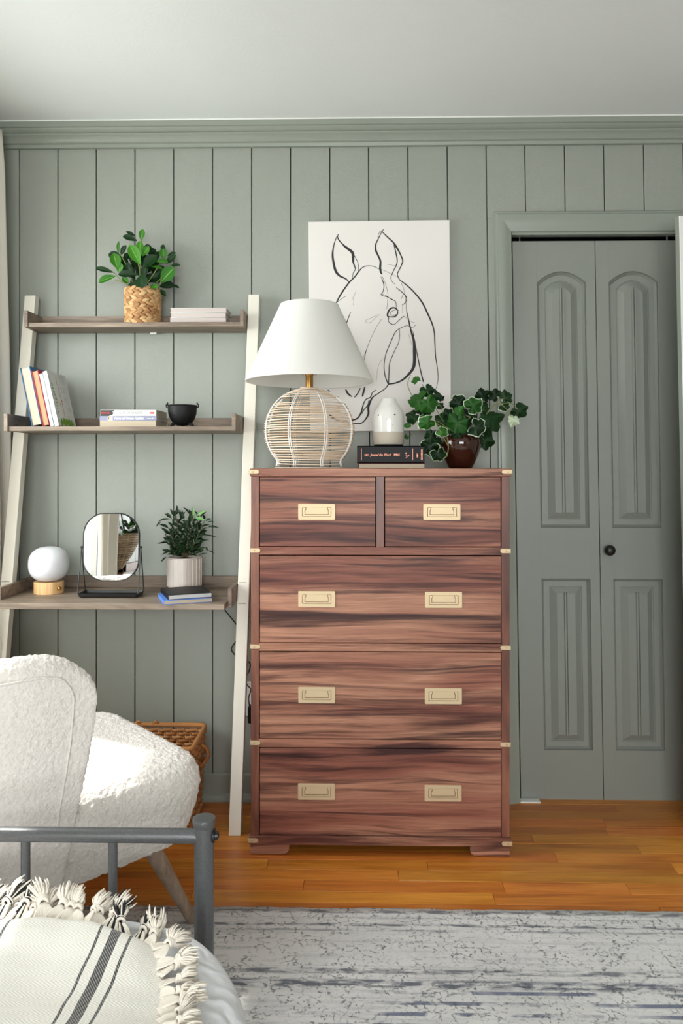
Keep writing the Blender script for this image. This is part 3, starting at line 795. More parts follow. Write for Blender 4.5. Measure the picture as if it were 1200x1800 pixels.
for i, py in enumerate((829.5, 968, 1137.5, 1307, 1477.5)):
    for side in (0, 1):
        w = 17.5 / F * DY; h = 7.6 / F * DY
        x0 = dX(438.3 if i in (0, 4) else 440.2) if not side else dX(898.6 if i in (0, 4) else 896.6)
        if i == 4 and not side: x0 = dX(436.8)
        sgn = 1 if not side else -1
        z = dZ(py + (1.5 if (side and i == 4) else 0))
        P = [(0, -h / 2), (w - h / 2, -h / 2)] + [(w - h / 2 + h / 2 * sin(t), -h / 2 * cos(t)) for t in [pi * k / 8 for k in range(1, 8)]] + [(w - h / 2, h / 2), (0, h / 2)]
        yf = DY - (.0072 if i in (0, 4) else .0014)
        poly = [(x0 + sgn * a, z + b) for a, b in P]
        if side: poly = poly[::-1]
        br = obj('corner_bracket', join(prism(poly, yf - .0012, yf + .004), box(min(x0, x0 - sgn * .0012), max(x0, x0 - sgn * .0012), yf - .0012, yf + .03, z - h / 2, z + h / 2)), 'brass', dr, bevel=.0004, seg=1)
        sx_ = x0 + sgn * w * .38
        obj('screw', join(move(lathe([(.0021, 0), (.0021, .0006), (.0012, .0011)], 12), Matrix.Translation((sx_, yf - .0011, z)) @ Matrix.Rotation(radians(90), 4, 'X')), box(sx_ - .0013, sx_ + .0013, yf - .0025, yf - .0021, z - .0003, z + .0003)), 'brass_dark', br, smooth=30)

# ================================================================== LADDER DESK
LXt, LXm = fx(54, 2.66), fx(12.5, 2.545)
slope = (LXt - LXm) / (1.818 - .76)
def legx(side, z):
    if side == 0: return LXt + (z - 1.818) * slope
    a, b = fx(446.5, 2.66), fx(413.5, 2.458)
    return b + (a - b) * z / 1.818
def legy(z): return 2.458 + (2.672 - 2.458) * z / 1.82
ld = thing('ladder_desk', 'leaning cream ladder desk with three grey oak shelves against board wall', 'desk', ((legx(0, .5) + legx(1, .5)) / 2, 2.58, 0))
for s in (0, 1):
    w, d = .0195, .017
    zt2 = fz(517, 2.655)
    P = []
    for z in (0, zt2):
        x, y = legx(s, z), legy(z)
        P += [(x - w, y - d, z), (x + w, y - d, z), (x + w, y + d, z), (x - w, y + d, z)]
    lg = obj('leg', hexa(P), 'leg_cream', ld, bevel=.0015)
    z = .79; x = legx(s, z)
    for z in (.812, .742):
        x = legx(s, z); obj('joint_line', box(x - .016, x + .010, legy(z) - d - .0004, legy(z) - d + .002, z - .0007, z + .0007), 'gap', lg)
LEGH = {}
def shelf_unit(name, z0, z1, zpl, zlip, yf, yfp, zp0=None, lab=None):
    xa = legx(0, z0) + .021; xb = legx(1, z0) - .021; t = .0125; yb = 2.700
    yb = min(2.700, 2.700)
    b = obj('shelf_board', box(xa + t, xb - t, yf, yb, z0, z1), 'grey_oak', ld, bevel=.0008)
    for x0, x1 in ((xa, xa + t), (xb - t, xb)):
        obj('end_plate', box(x0, x1, yfp, yb, zp0 if zp0 else z0 - .001, zpl), 'grey_oak', ld, bevel=.0008)
    obj('back_lip', box(xa + t, xb - t, yb - .012, yb, z1, zlip), 'grey_oak', ld, bevel=.0008)
    return xa + t, xb - t
S1 = (1.687, 1.702); S2 = (1.322, 1.3365); S3 = (.752, .770)
shelf_unit('shelf', *S1, 1.743, 1.7465, 2.572, 2.567)
shelf_unit('shelf', *S2, 1.378, 1.379, 2.447, 2.441)
shelf_unit('shelf', *S3, .809, .811, 2.362, 2.428, .747)
p = at(257, 588.5, 2.60)
obj('shelf_tab', box(p.x - .011, p.x + .011, 2.690, 2.703, S1[0] - .005, S1[0]), 'plastic_white', ld)

# ================================================================== things on the top shelf
def leaf_mesh(name, mats, L=1.0, wfn=None, nl=8, nw=4, fold=.25, bend=.3, wave=0.0, jag=0.0):
    """leaf of unit length along +Y, face normal +Z"""
    V, Fs, UV = [], [], []
    for j in range(nl + 1):
        v = j / nl; w = wfn(v)
        for i in range(nw + 1):
            u = i / nw * 2 - 1
            ww = w * (1 - jag * (j % 2) * abs(u))
            y = v * L - bend * .15 * v * v; z = -bend * v * v * .5 + fold * abs(u) * w + wave * sin(v * 9 + u * 2) * abs(u)
            V.append((u * ww, y, z)); UV.append((i / nw, v))
    for j in range(nl):
        for i in range(nw):
            a = j * (nw + 1) + i; Fs.append((a, a + 1, a + nw + 2, a + nw + 1))
    me = mesh(name, (V, Fs), mats, smooth=180, fix=False)
    uvl = me.uv_layers.new(name='UVMap')
    for lp in me.loops: uvl.data[lp.index].uv = UV[lp.vertex_index]
    return me
def orient(base, tip, width_scale, normal=Vector((0, -1, .35)), roll=0.0, L=None):
    base, tip = Vector(base), Vector(tip); y = tip - base; ln = y.length if L is None else L
    y.normalize(); x = y.cross(normal)
    if x.length < 1e-3: x = y.cross(Vector((1, 0, 0)))
    x.normalize(); z = x.cross(y)
    R3 = Matrix((x, y, z)).transposed().to_4x4() @ Matrix.Rotation(roll, 4, 'Y')
    return Matrix.Translation(base) @ R3 @ Matrix.Diagonal((width_scale, ln, ln, 1))
def add_leaf(parent, me, mat4, name='leaf'):
    return place(name, me, parent, Matrix.Translation(-BASE[parent.name]) @ mat4)

ovate = lambda v: .5 * (max(0, sin(pi * min(1, v * .96 + .02))) ** .75) * (.62 + .55 * v) * (1 if v < .97 else .45)
PY = 2.632
POTZ = S1[1]
pc = at(251, 567, PY)
pl1 = thing('potted_plant', 'leafy plant with round bright and dark leaves in a braided basket pot, top shelf', 'plant', (pc.x, PY, POTZ))
q1 = PY / F
ptop = fz(508.5, PY)
R0 = 31 * q1
pot1 = obj('basket_pot', lathe([(R0 * .93, POTZ), (R0 * .96, POTZ + .05), (R0 * .97, ptop - .002), (R0 * .85, ptop - .002), (R0 * .84, ptop - .02)], 32, (pc.x, PY, 0)), 'brown_wood', pl1, smooth=60)  # dark brown core: shade of the gaps between braids put into its colour
me_puff = []
for k in range(3):
    g = lathe([(.15, -1), (.62, -.72), (.95, -.2), (1.0, .1), (.8, .55), (.35, .92), (.1, 1)], 7)
    g = ([(p[0] * (1 + .1 * noise.noise(Vector((p[0] * 3, p[2] * 3, k)))), p[1], p[2]) for p in g[0]], g[1])
    me_puff.append(mesh('braid_strand', g, 'hyacinth', smooth=180))
nrow = 6; rh = (ptop - POTZ) / (nrow * 2)
for r in range(nrow * 2):
    nst = 17
    for i in range(nst):
        a = 2 * pi * (i + (.5 if r % 4 in (1, 2) else 0)) / nst + RND.uniform(-.04, .04)
        if cos(a + pi / 2) < -.55 and False: continue
        zz = POTZ + rh * (r + .5)
        tilt = radians(24) * (1 if r % 2 else -1)
        rr = R0 * (.955 + .03 * (zz - POTZ) / (ptop - POTZ))
        Mx = Matrix.Translation((pc.x + rr * cos(a), PY + rr * sin(a), zz)) @ Matrix.Rotation(a, 4, 'Z') @ Matrix.Rotation(radians(90) + tilt, 4, 'X') @ Matrix.Diagonal((.0048, .0072 * RND.uniform(.9, 1.15), .0142 * RND.uniform(.9, 1.15), 1))
        o = place('braid_strand', RND.choice(me_puff), pot1, Matrix.Translation(-BASE[pl1.name]) @ Mx)
obj('soil', lathe([(R0 * .86, ptop - .012), (R0 * .3, ptop - .006)], 24, (pc.x, PY, 0)), 'soil', pl1)
lm_b = [leaf_mesh('leaf', 'leaf_bright', wfn=ovate, fold=.22, bend=b, nl=9, nw=4) for b in (.15, .35)]
lm_d = [leaf_mesh('leaf', 'leaf_dark', wfn=ovate, fold=.25, bend=b, nl=9, nw=4) for b in (.1, .3)]
def pp(cx, cy, dy=0.0):      # crop pixel -> point
    return at(150 + cx / 3.871, 390 + cy / 3.871, PY + dy)
L1 = [(372, 290, 300, 150, 76, 1, -.05), (374, 238, 366, 122, 58, 1, -.03), (388, 232, 432, 166, 46, 1, -.04), (380, 215, 476, 190, 52, 0, .0), (352, 130, 252, 95, 46, 0, -.01),
      (342, 100, 275, 64, 26, 0, .01), (380, 126, 388, 45, 42, 1, .0), (240, 228, 278, 158, 38, 0, -.01), (230, 222, 220, 126, 24, 1, .0), (218, 318, 192, 210, 72, 1, -.05),
      (252, 252, 152, 212, 62, 0, .01), (192, 345, 66, 312, 36, 0, -.02), (206, 370, 78, 402, 52, 1, -.03), (226, 345, 240, 276, 48, 1, -.04), (352, 362, 214, 348, 52, 0, -.055),
      (385, 358, 384, 448, 104, 0, -.07), (392, 312, 484, 222, 76, 0, -.02), (512, 412, 602, 310, 84, 1, -.05), (482, 268, 562, 274, 62, 1, -.03), (530, 250, 530, 178, 56, 1, -.01),
      (530, 205, 530, 152, 36, 0, .01), (550, 285, 614, 224, 46, 0, -.02), (560, 232, 614, 206, 26, 0, .0), (578, 298, 643, 288, 26, 0, -.01), (500, 438, 604, 428, 80, 0, -.03),
      (596, 430, 637, 446, 20, 0, -.01), (510, 462, 547, 502, 32, 0, -.02), (440, 305, 526, 318, 32, 1, -.02), (250, 372, 292, 412, 42, 1, -.02), (438, 440, 494, 442, 36, 1, -.05),
      (295, 420, 345, 448, 56, 0, -.04), (310, 262, 322, 225, 40, 0, -.01), (470, 330, 520, 380, 60, 0, .01), (300, 250, 262, 215, 46, 0, .02), (430, 210, 420, 150, 50, 0, .02), (480, 250, 500, 200, 44, 0, .02)]
for (x0, y0, x1, y1, w, br, dy) in L1:
    m4 = orient(pp(x0, y0, dy + .008), pp(x1, y1, dy - .004 - (.0 if dy < 0 else .0)), w * q1 / 3.871 * 1.12, Vector((RND.uniform(-.3, .3), -1, RND.uniform(.1, .6))), RND.uniform(-.35, .35))
    add_leaf(pl1, RND.choice(lm_b if br else lm_d), m4)
for k in range(62):
    a = RND.uniform(0, 2 * pi); r = sqrt(RND.random())
    cx_, cy_ = 395 + 150 * r * cos(a), 320 + 125 * r * sin(a)
    d = Vector((cx_ - 385, cy_ - 420)).normalized() * RND.uniform(55, 85)
    m4 = orient(pp(cx_ - d.x * .5, cy_ - d.y * .5, RND.uniform(.0, .03)), pp(cx_ + d.x * .5, cy_ + d.y * .5, RND.uniform(-.01, .04)), RND.uniform(45, 66) * q1 / 3.871, Vector((RND.uniform(-.6, .6), -1, RND.uniform(0, .8))), RND.uniform(-.5, .5))
    add_leaf(pl1, RND.choice(lm_d), m4)
for pts in ([(372, 450, 0), (371, 360, -.03), (375, 230, -.02), (382, 120, 0)], [(360, 450, 0), (370, 340, -.04), (355, 270, -.04)], [(300, 440, -.02), (240, 395, -.03), (195, 345, -.03)], [(330, 440, -.02), (250, 410, -.03), (200, 395, -.03)],
            [(490, 470, -.02), (515, 405, -.05), (525, 330, -.03)], [(400, 450, 0), (480, 330, -.01), (530, 240, .0)], [(330, 440, 0), (290, 320, .0), (240, 220, -.01)], [(440, 450, 0), (540, 360, -.01), (585, 290, -.01)]):
    obj('stem', tube(spline([pp(x, y, d) for x, y, d in pts], 5), .0016, 6), 'stem', pl1, smooth=180)

def book_block(name, label, cat_group, x0, x1, y0, y1, z0, z1, cover, page, ct=.0022, spine='front', M4=None, over=.003):
    """book lying flat: two cover boards, spine on one side, page block inset; returns root empty"""
    c = ((x0 + x1) / 2, (y0 + y1) / 2, z0)
    r = thing(name, label, 'book', c, cat_group)
    ys = y0 if spine == 'front' else y1
    obj('cover', join(box(x0, x1, y0, y1, z0, z0 + ct), box(x0, x1, y0, y1, z1 - ct, z1), box(x0, x1, ys - (0 if spine == 'front' else ct), ys + (ct if spine == 'front' else 0), z0, z1) if spine != 'left' else box(x0, x0 + ct, y0, y1, z0, z1)), cover, r, bevel=.0006, seg=1)
    a, b = (y0 + ct, y1 - over) if spine == 'front' else (y0 + over, y1 - ct)
    if spine == 'left': a, b = y0 + over, y1 - over
    obj('page_block', box(x0 + (over if spine != 'left' else ct), x1 - over, a, b, z0 + ct, z1 - ct), page, r)
    return r
# three white books on the top shelf, page edges to the room
TY0, TY1 = 2.585, 2.682
zs_ = [S1[1], S1[1] + .0178, S1[1] + .0345, S1[1] + .0515]
for i, (pa, pb, lb) in enumerate(((298, 397.5, 'white book lying lowest of the three on the top shelf'), (299.5, 397, 'white book in the middle of the three on the top shelf'), (299, 398, 'white book lying uppermost of the three on the top shelf'))):
    book_block('book', lb, 'white books on the top shelf', fx(pa, TY0), fx(pb, TY0), TY0, TY1, zs_[i] + .0001, zs_[i + 1], 'cover_white', 'pages_pink', .0012 if i < 2 else .002, 'back', over=.0015)

# ================================================================== things on the middle shelf
def leaning_book(label, pxb, w, h, d, ang, cover, page, y0=2.462, soft=False, spine_front=False):
    """upright book leaning to the left; pxb is the photo column of its lower left front corner"""
    r = bpy.data.objects.new('book', None); COL.objects.link(r)
    z = S2[1]
    r.location = (fx(pxb, y0), y0, z + .0002); r.rotation_euler = (0, -radians(ang), 0)
    BASE[r.name] = Vector((0, 0, 0)); tag(r, label, 'book', 'books leaning on the middle shelf'); r.empty_display_size = .05
    ct = .0012 if soft else .0028; ov = .0 if soft else .003
    if spine_front:
        obj('cover', join(box(0, ct, 0, d, 0, h), box(w - ct, w, 0, d, 0, h), box(0, w, 0, ct, 0, h)), cover, r, local=True)
        obj('page_block', box(ct, w - ct, ct, d - .001, .0005, h - .0005), page, r, local=True)
    else:
        obj('cover', join(box(0, ct, 0, d, 0, h), box(w - ct, w, 0, d, 0, h), box(0, w, d - ct, d, 0, h)), cover, r, local=True, bevel=.0005, seg=1)
        obj('page_block', box(ct, w - ct, ov, d - ct, ov, h - ov), page, r, local=True)
    return r
leaning_book('blue hardcover book with thick cream pages, leftmost of the leaning books', 55.8, .0345, .197, .150, 11.8, 'cover_blue', 'pages')
leaning_book('peach-paged book with a red cover leaning on the middle shelf', 75.0, .0232, .188, .140, 12.0, 'cover_red', 'pages_peach')
leaning_book('thin grey white softcover book leaning between the peach and foliage books', 88.6, .0125, .178, .140, 12.3, 'cover_grey', 'pages_white', soft=True)
bk = leaning_book('white softcover book with foliage cover art, rightmost of the leaning books', 95.6, .0168, .186, .152, 12.6, 'cover_white', 'pages_white', soft=True, spine_front=True)
# cover print (on the right face x = w): strokes in (depth, height)
def ribbon(pts, w, off, plane):
    V, Fs = [], []; n = len(pts)
    for i, p in enumerate(pts):
        a, b = pts[max(0, i - 1)], pts[min(n - 1, i + 1)]
        d = Vector((b[0] - a[0], b[1] - a[1])); d = d.normalized() if d.length else Vector((1, 0)); nn = Vector((-d.y, d.x))
        ww = w if not isinstance(w, (list, tuple)) else w[i]
        V += [plane(p[0] + nn.x * ww / 2, p[1] + nn.y * ww / 2, off), plane(p[0] - nn.x * ww / 2, p[1] - nn.y * ww / 2, off)]
    for i in range(n - 1): Fs.append((2 * i, 2 * i + 2, 2 * i + 3, 2 * i + 1))
    return V, Fs
cp = lambda a, b, o: (.0168 + o, a, b)
obj('cover_branch', join(ribbon([(.062, .172), (.058, .150), (.066, .138), (.064, .105), (.072, .090), (.066, .078), (.068, .03)], .0035, .0002, cp), ribbon([(.072, .092), (.050, .074), (.030, .088), (.022, .11)], .003, .0002, cp)), 'print_orange', bk, local=True, fix=False)
gl = [ribbon([(.010 + .0008 * k, .145 - .012 * k + RND.uniform(-.004, .004)), (.018 + RND.uniform(-.004, .01), .138 - .012 * k)], .006, .0003, cp) for k in range(9)]
gl += [ribbon([(x_ := RND.uniform(.02, .135), RND.uniform(0, .008)), (x_ + RND.uniform(-.008, .008), RND.uniform(.014, .030))], .005, .0003 + .00002 * k, cp) for k in range(46)]
obj('cover_foliage', join(*gl), 'print_green', bk, local=True, fix=False)
lt = []
for (z_, a, b, h_) in ((.148, .082, .132, .022), (.116, .084, .136, .024), (.082, .092, .138, .024), (.052, .106, .138, .018)):
    n_ = 5
    for k in range(n_):
        y_ = a + (b - a) * k / n_
        kind = RND.randrange(3)
        S_ = [[(y_, z_), (y_ + .001, z_ + h_), (y_ + .007, z_ + h_ * .8), (y_ + .002, z_ + h_ * .5), (y_ + .008, z_)], [(y_ + .001, z_ + h_), (y_ + .004, z_), (y_ + .008, z_ + h_)], [(y_ + .007, z_ + h_), (y_, z_ + h_ * .7), (y_ + .007, z_ + h_ * .3), (y_ + .001, z_)]][kind]
        lt.append(ribbon(S_, .0011, .00025, cp))
for k in range(4): lt.append(ribbon([(.080, .181 - .0032 * k), (.136, .181 - .0032 * k)], .0009, .00025, cp))
lt.append(ribbon([(.090, .036), (.100, .040), (.110, .034), (.118, .037)], .001, .00025, cp)); lt.append(ribbon([(.120, .036), (.138, .035)], .001, .00025, cp))
obj('cover_lettering', join(*lt), 'print_grey', bk, local=True, fix=False)
sp = lambda a, b, o: (a, -o, b)
obj('spine_lettering', join(*[ribbon([(.005, .165 - .011 * k), (.011, .160 - .011 * k), (.006, .157 - .011 * k)], .0009, .0002, sp) for k in range(9)]), 'print_grey', bk, local=True, fix=False)

# flat stack: cream pages, lavender classic, white ghost novel
SY0, SY1 = 2.468, 2.620
zq = [S2[1] + .0001, S2[1] + .0205, S2[1] + .0345, S2[1] + .0560]
b1 = book_block('book', 'cream-paged book lying lowest of the stack beside the black cauldron', 'book stack on the middle shelf', fx(175, SY0), fx(274.2, SY0), SY0, SY1, zq[0], zq[1], 'cover_cream', 'pages', .0012, 'back', over=.0008)
b2 = book_block('book', 'lavender-spined book with white title Anne of Green Gables, middle of stack', 'book stack on the middle shelf', fx(175.2, SY0), fx(275.2, SY0), SY0 - .001, SY1 - .004, zq[1], zq[2], 'cover_lav', 'pages', .0012, 'front', over=.001)
b3 = book_block('book', 'white-spined book titled City of Ghosts, uppermost of the stack', 'book stack on the middle shelf', fx(176.2, SY0), fx(274.5, SY0), SY0, SY1 - .010, zq[2], zq[3], 'cover_white', 'pages', .0012, 'front', over=.001)
def spine_pt(cx, cy, y): # crop 170,710 scale 9.23
    return at(170 + cx / 9.23, 710 + cy / 9.23, y)
def on_spine(s, cx, cy, hpx, y, mat, parent, squash=1.0, bold=0.0, name='title_lettering'):
    p = spine_pt(cx, cy, y); z = (parent_z[parent.name][0] + parent_z[parent.name][1]) / 2
    return text_mesh(name, s, hpx / 9.23 * y / F * 1.42, Matrix.Translation((p.x, y - .0002, z + (0))) @ FACE, mat, parent, squash, bold=bold)
parent_z = {b1.name: zq[0:2], b2.name: zq[1:3], b3.name: zq[2:4]}
on_spine('Anne of Green Gables', 285, 235, 40, SY0 - .0012, 'print_white', b2, .93, bold=.0004)
q = SY0 / F / 9.23
pS = spine_pt(175, 235, SY0)
obj('spine_picture', join(ribbon([(pS.x, zq[1] + .002), (pS.x, zq[2] - .001)], .0001, 0, lambda a, b, o: (a, SY0 - .0014, b)), box(spine_pt(180, 0, SY0).x, spine_pt(262, 0, SY0).x, SY0 - .0013, SY0 - .001, zq[1] + .0008, zq[2] - .0008)), 'print_skin', b2)
obj('spine_picture_detail', box(spine_pt(185, 0, SY0).x, spine_pt(205, 0, SY0).x, SY0 - .0015, SY0 - .001, zq[1] + .003, zq[2] - .002), 'print_orange', b2)
obj('spine_rule', box(spine_pt(815, 0, SY0).x, spine_pt(885, 0, SY0).x, SY0 - .0014, SY0 - .001, (zq[1] + zq[2]) / 2 - .0004, (zq[1] + zq[2]) / 2 + .0004), 'print_white', b2)
obj('spine_mark', prism([(spine_pt(910, 0, SY0).x + .0022 * cos(k * pi / 4) * (1 if k % 2 else .5), (zq[1] + zq[2]) / 2 + .0026 * sin(k * pi / 4) * (1 if k % 2 else .5)) for k in range(8)], SY0 - .0014, SY0 - .001), 'print_white', b2)
on_spine('CITY OF GHOSTS', 368, 145, 42, SY0, 'print_grey', b3, .80)
dk = [(60, zq[2] + .0008), (190, zq[2] + .0008), (255, zq[2] + .006), (275, zq[2] + .012), (250, zq[2] + .014), (290, zq[3] - .0012), (60, zq[3] - .0012)]
obj('dark_spine_panel', prism([(spine_pt(a, 0, SY0).x, b) for a, b in dk], SY0 - .00025, SY0 + .0002), 'print_dark', b3)
on_spine('SCHWAB', 72, 145, 26, SY0 - .0003, 'print_red', b3, .9, bold=.0003, name='author_lettering')
obj('publisher_mark', box(spine_pt(868, 0, SY0).x, spine_pt(928, 0, SY0).x, SY0 - .0004, SY0, (zq[2] + zq[3]) / 2 - .0028, (zq[2] + zq[3]) / 2 + .0028), 'print_red', b3)
on_spine('CITY', 874, 145, 18, SY0 - .0005, 'print_white', b3, .9, name='publisher_lettering') if False else None

# black cauldron
CYY = 2.53
c = at(320.5, 748, CYY); qc = CYY / F; cz = S2[1]
cau = thing('cauldron', 'small black cast iron cauldron with two ears on the middle shelf', 'cauldron', (c.x, CYY, cz))
zr = fz(712.5, CYY)
Hc = zr - cz
obj('bowl', lathe([(.004, .006), (.018, .0075), (.032, .016), (.0415, .030), (.0465, .045), (.0480, .056), (.0478, Hc - .004), (.0505, Hc - .002), (.0512, Hc + .0005), (.0490, Hc + .001), (.0455, Hc - .004), (.0440, .045), (.030, .018), (.004, .012)], 40, (c.x, CYY, cz)), 'iron', cau, smooth=50)
for k in range(3):
    a = radians(-50 + 120 * k) - pi / 2
    obj('foot', tube([(c.x + .022 * cos(a), CYY + .022 * sin(a), cz + .018), (c.x + .036 * cos(a), CYY + .036 * sin(a), cz + .010), (c.x + .041 * cos(a), CYY + .041 * sin(a), cz + .0005)], [.007, .0055, .006], 8), 'iron', cau, smooth=60)
for s in (-1, 1):
    e = spline([(c.x + s * .044, CYY, cz + Hc - .008), (c.x + s * .0535, CYY, cz + Hc - .005), (c.x + s * .0545, CYY, cz + Hc + .003), (c.x + s * .0495, CYY, cz + Hc + .0055), (c.x + s * .0515, CYY, cz + Hc + .010)], 4)
    obj('ear', tube(e, .0022, 7), 'iron', cau, smooth=180)

# ================================================================== things on the desk
DZ = S3[1]
# orb lamp
OY = 2.568; oc = at(86, 1050, OY); qo = OY / F
orb = thing('orb_lamp', 'small lamp with white opal glass orb on a round bamboo base', 'lamp', (oc.x, OY, DZ))
zb1 = DZ + .0400
rb = 25.3 * qo
bs = obj('lamp_base', lathe([(rb - .001, 0), (rb, .001), (rb, .0388), (rb - .0012, .040), (.02, .040)], 48, (oc.x, OY, DZ)), 'bamboo', orb, smooth=40)
ro = 34.6 * qo; ho = (fz(961, OY) - zb1)
prof = []
for k in range(25):
    t = -pi / 2 + pi * k / 24
    cc, ss = abs(cos(t)), sin(t)
    prof.append((ro * cc ** .80, ho * (.5 + .5 * (abs(ss) ** .86) * (1 if ss > 0 else -1))))
prof = [(max(r, .0004), z) for r, z in prof]
obj('glass_orb', lathe([p_ for p_ in prof if p_[1] > .0012 or p_[0] < .02], 48, (oc.x, OY, zb1 - .001)), 'opal', orb, smooth=180, label='white opal glass orb')
kx = fx(98, OY - rb)
obj('knob', move(lathe([(.005, -.004), (.005, .003), (.0066, .005), (.0064, .0075), (.004, .009), (.0005, .0095)], 18), Matrix.Translation((kx + .002, OY - sqrt(max(0, rb * rb - (kx - oc.x) ** 2)) + .001, DZ + .0185)) @ Matrix.Rotation(radians(90), 4, 'X')), 'brass_dark', orb, smooth=60, label='brass knob')

# vanity mirror
MY = 2.505; mc = at(195.5, 961.5, MY); qm = MY / F
vm = thing('vanity_mirror', 'black framed rounded tilting mirror on a black tray base', 'mirror', (mc.x, MY, DZ))
hw, hh, rr = 50 * qm, 60.3 * qm, 39 * qm
TIL = radians(-2.0); MROT = radians(0.0)
mm4 = Matrix.Translation(mc) @ Matrix.Rotation(MROT, 4, 'Z') @ Matrix.Rotation(TIL, 4, 'X')
def mring(ins, y): return [(a, y, b) for a, b in rrect(-hw + ins, hw - ins, -hh + ins, hh - ins, rr - ins, 14)]
obj('mirror_frame', move(loops([mring(.0032, -.004), mring(.001, -.0045), mring(0, -.0035), mring(0, .008), mring(.002, .010), mring(.006, .010), mring(.0032, .004), mring(.0032, -.004)], False, False), mm4), 'black_metal', vm, smooth=50)
obj('mirror_glass', move((mring(.003, -.001) + mring(.003, .003), [tuple(range(60)), tuple(range(119, 59, -1))]) if False else loops([mring(.0031, -.001), mring(.0031, .004)]), mm4), 'mirror', vm)
tz = DZ
for s in (-1, 1):
    px_, pz_ = mc.x + s * (hw + .0035), mc.z - .001
    obj('pivot', move(lathe([(.0035, -.006), (.0045, -.004), (.0045, .003), (.002, .006)], 12), Matrix.Translation((px_, MY, pz_)) @ Matrix.Rotation(radians(90) * s, 4, 'Y')), 'black_metal', vm, smooth=40)
    obj('stand_wire', tube([(px_ + s * .002, MY - .036, tz + .013), (px_ + s * .0015, MY - .002, pz_), (px_ + s * .002, MY + .034, tz + .013)], .0019, 8), 'black_metal', vm, smooth=60)
tw = 53.5 * qm
def tring(ins, z): return [(mc.x + a, MY + b, tz + z) for a, b in rrect(-tw + ins, tw - ins, -.040 + ins, .038 - ins, .010, 5)]
obj('tray', loops([tring(.007, .0), tring(.002, .004), tring(0, .014), tring(.0015, .0145), tring(.004, .006), tring(.010, .004)]), 'black_metal', vm, smooth=40)

# notebooks
def rot_book(name, label, A, Bp, C, z0, z1, cover, page, group=None, ct=.0016):
    """A front-left, Bp front-right, C back-left corner in x,y"""
    A, Bp, C = Vector(A), Vector(Bp), Vector(C); e1 = Bp - A; e2 = C - A
    e2 = e2 - e1 * (e1.dot(e2) / e1.dot(e1)); ang = atan2(e1.y, e1.x) + radians(7)
    r = thing(name, label, 'notebook', (A.x, A.y, z0), group, ang); BASE[r.name] = Vector((0, 0, 0))
    w, d, h = e1.length, e2.length, z1 - z0
    obj('cover', join(box(0, w, 0, d, 0, ct), box(0, w, 0, d, h - ct, h), box(0, ct, 0, d, 0, h)), cover, r, local=True, bevel=.0006, seg=1)
    obj('page_block', box(ct, w - .002, .0012, d - .002, ct, h - ct), page, r, local=True)
    return r
def dk_pt(px, py, z):
    d = (py - CY) / F; t = (CAMZ - z) / d
    dx = (px - CX) / F
    return (t * (dx * cos(YAW) - sin(YAW)), t * (dx * sin(YAW) + cos(YAW)))
A = dk_pt(287.5, 1063.5, DZ); B_ = dk_pt(375, 1060, DZ); C_ = dk_pt(256, 1050.5, DZ)
rot_book('notebook', 'bright blue notebook lying under the black notebook on the desk', A, B_, C_, DZ + .0002, DZ + .0135, 'cover_bright', 'pages')
A2 = (A[0] + .012, A[1] + .010); B2 = (B_[0] - .004, B_[1] + .012); C2 = (C_[0] + .012, C_[1] + .012)
rot_book('notebook', 'black glossy notebook on top of the blue notebook', A2, B2, C2, DZ + .0137, DZ + .029, 'cover_black', 'pages_white')

# fluted pot with slender-leaved plant
QY = 2.632; fp = at(324, 1031, QY); qf = QY / F
pot_z = DZ + .0125
pl2 = thing('potted_plant', 'dark slender-leaved plant in a fluted taupe ceramic pot on the desk', 'plant', (fp.x, QY, DZ))
Rf = 30.2 * qf; zt3 = fz(979.5, QY)
obj('saucer', lathe([(Rf * .8, 0), (Rf * .95, .003), (Rf * .97, .0075), (Rf * .90, .0075), (Rf * .86, .0125), (.01, .0125)], 40, (fp.x, QY, DZ)), 'fluted', pl2, smooth=40)
def flute(a, z):
    t = (a * 22 / (2 * pi)) % 1.0
    return 1 + .055 * (1 - t) - .05 * (1 if t > .90 else 0)
NF = 22 * 10
obj('fluted_pot', lathe([(Rf * .86, pot_z - DZ), (Rf * .955, pot_z - DZ + .004), (Rf * .965, zt3 - DZ - .004)], NF, (fp.x, QY, DZ), True, False, flute), 'fluted', pl2, smooth=30)
obj('pot_rim', lathe([(Rf * .965, zt3 - DZ - .004), (Rf * .985, zt3 - DZ - .003), (Rf * .985, zt3 - DZ), (Rf * .90, zt3 - DZ), (Rf * .88, zt3 - DZ - .02)], 48, (fp.x, QY, DZ), False, False), 'fluted', pl2, smooth=40)
obj('soil', lathe([(Rf * .9, zt3 - DZ - .010), (Rf * .3, zt3 - DZ - .003)], 24, (fp.x, QY, DZ)), 'soil', pl2)
slim = lambda v: .5 * max(0.0, sin(pi * (v * .97 + .015))) ** 1.1 * (1.1 - .35 * v)
ls = [leaf_mesh('leaf', 'leaf_slim', wfn=slim, nl=8, nw=2, fold=.3, bend=b, jag=.3) for b in (.2, .6, .9)]
ln_ = [leaf_mesh('leaf', 'leaf_slim_new', wfn=slim, nl=8, nw=2, fold=.3, bend=.2)]
def p2(cx, cy, dy=0): return at(265 + cx / 9.6, 885 + cy / 9.6, QY + dy)
tips = [(560, 905, 430, 230), (560, 905, 350, 250), (570, 905, 480, 140), (575, 905, 560, 260), (580, 905, 660, 200), (585, 905, 715, 220), (590, 905, 800, 260), (595, 905, 900, 300), (570, 905, 300, 420), (560, 905, 330, 520), (590, 905, 860, 400), (590, 905, 800, 520), (555, 905, 350, 640), (600, 905, 820, 640), (600, 905, 830, 760), (550, 905, 360, 820), (580, 905, 640, 420), (575, 905, 520, 480)]
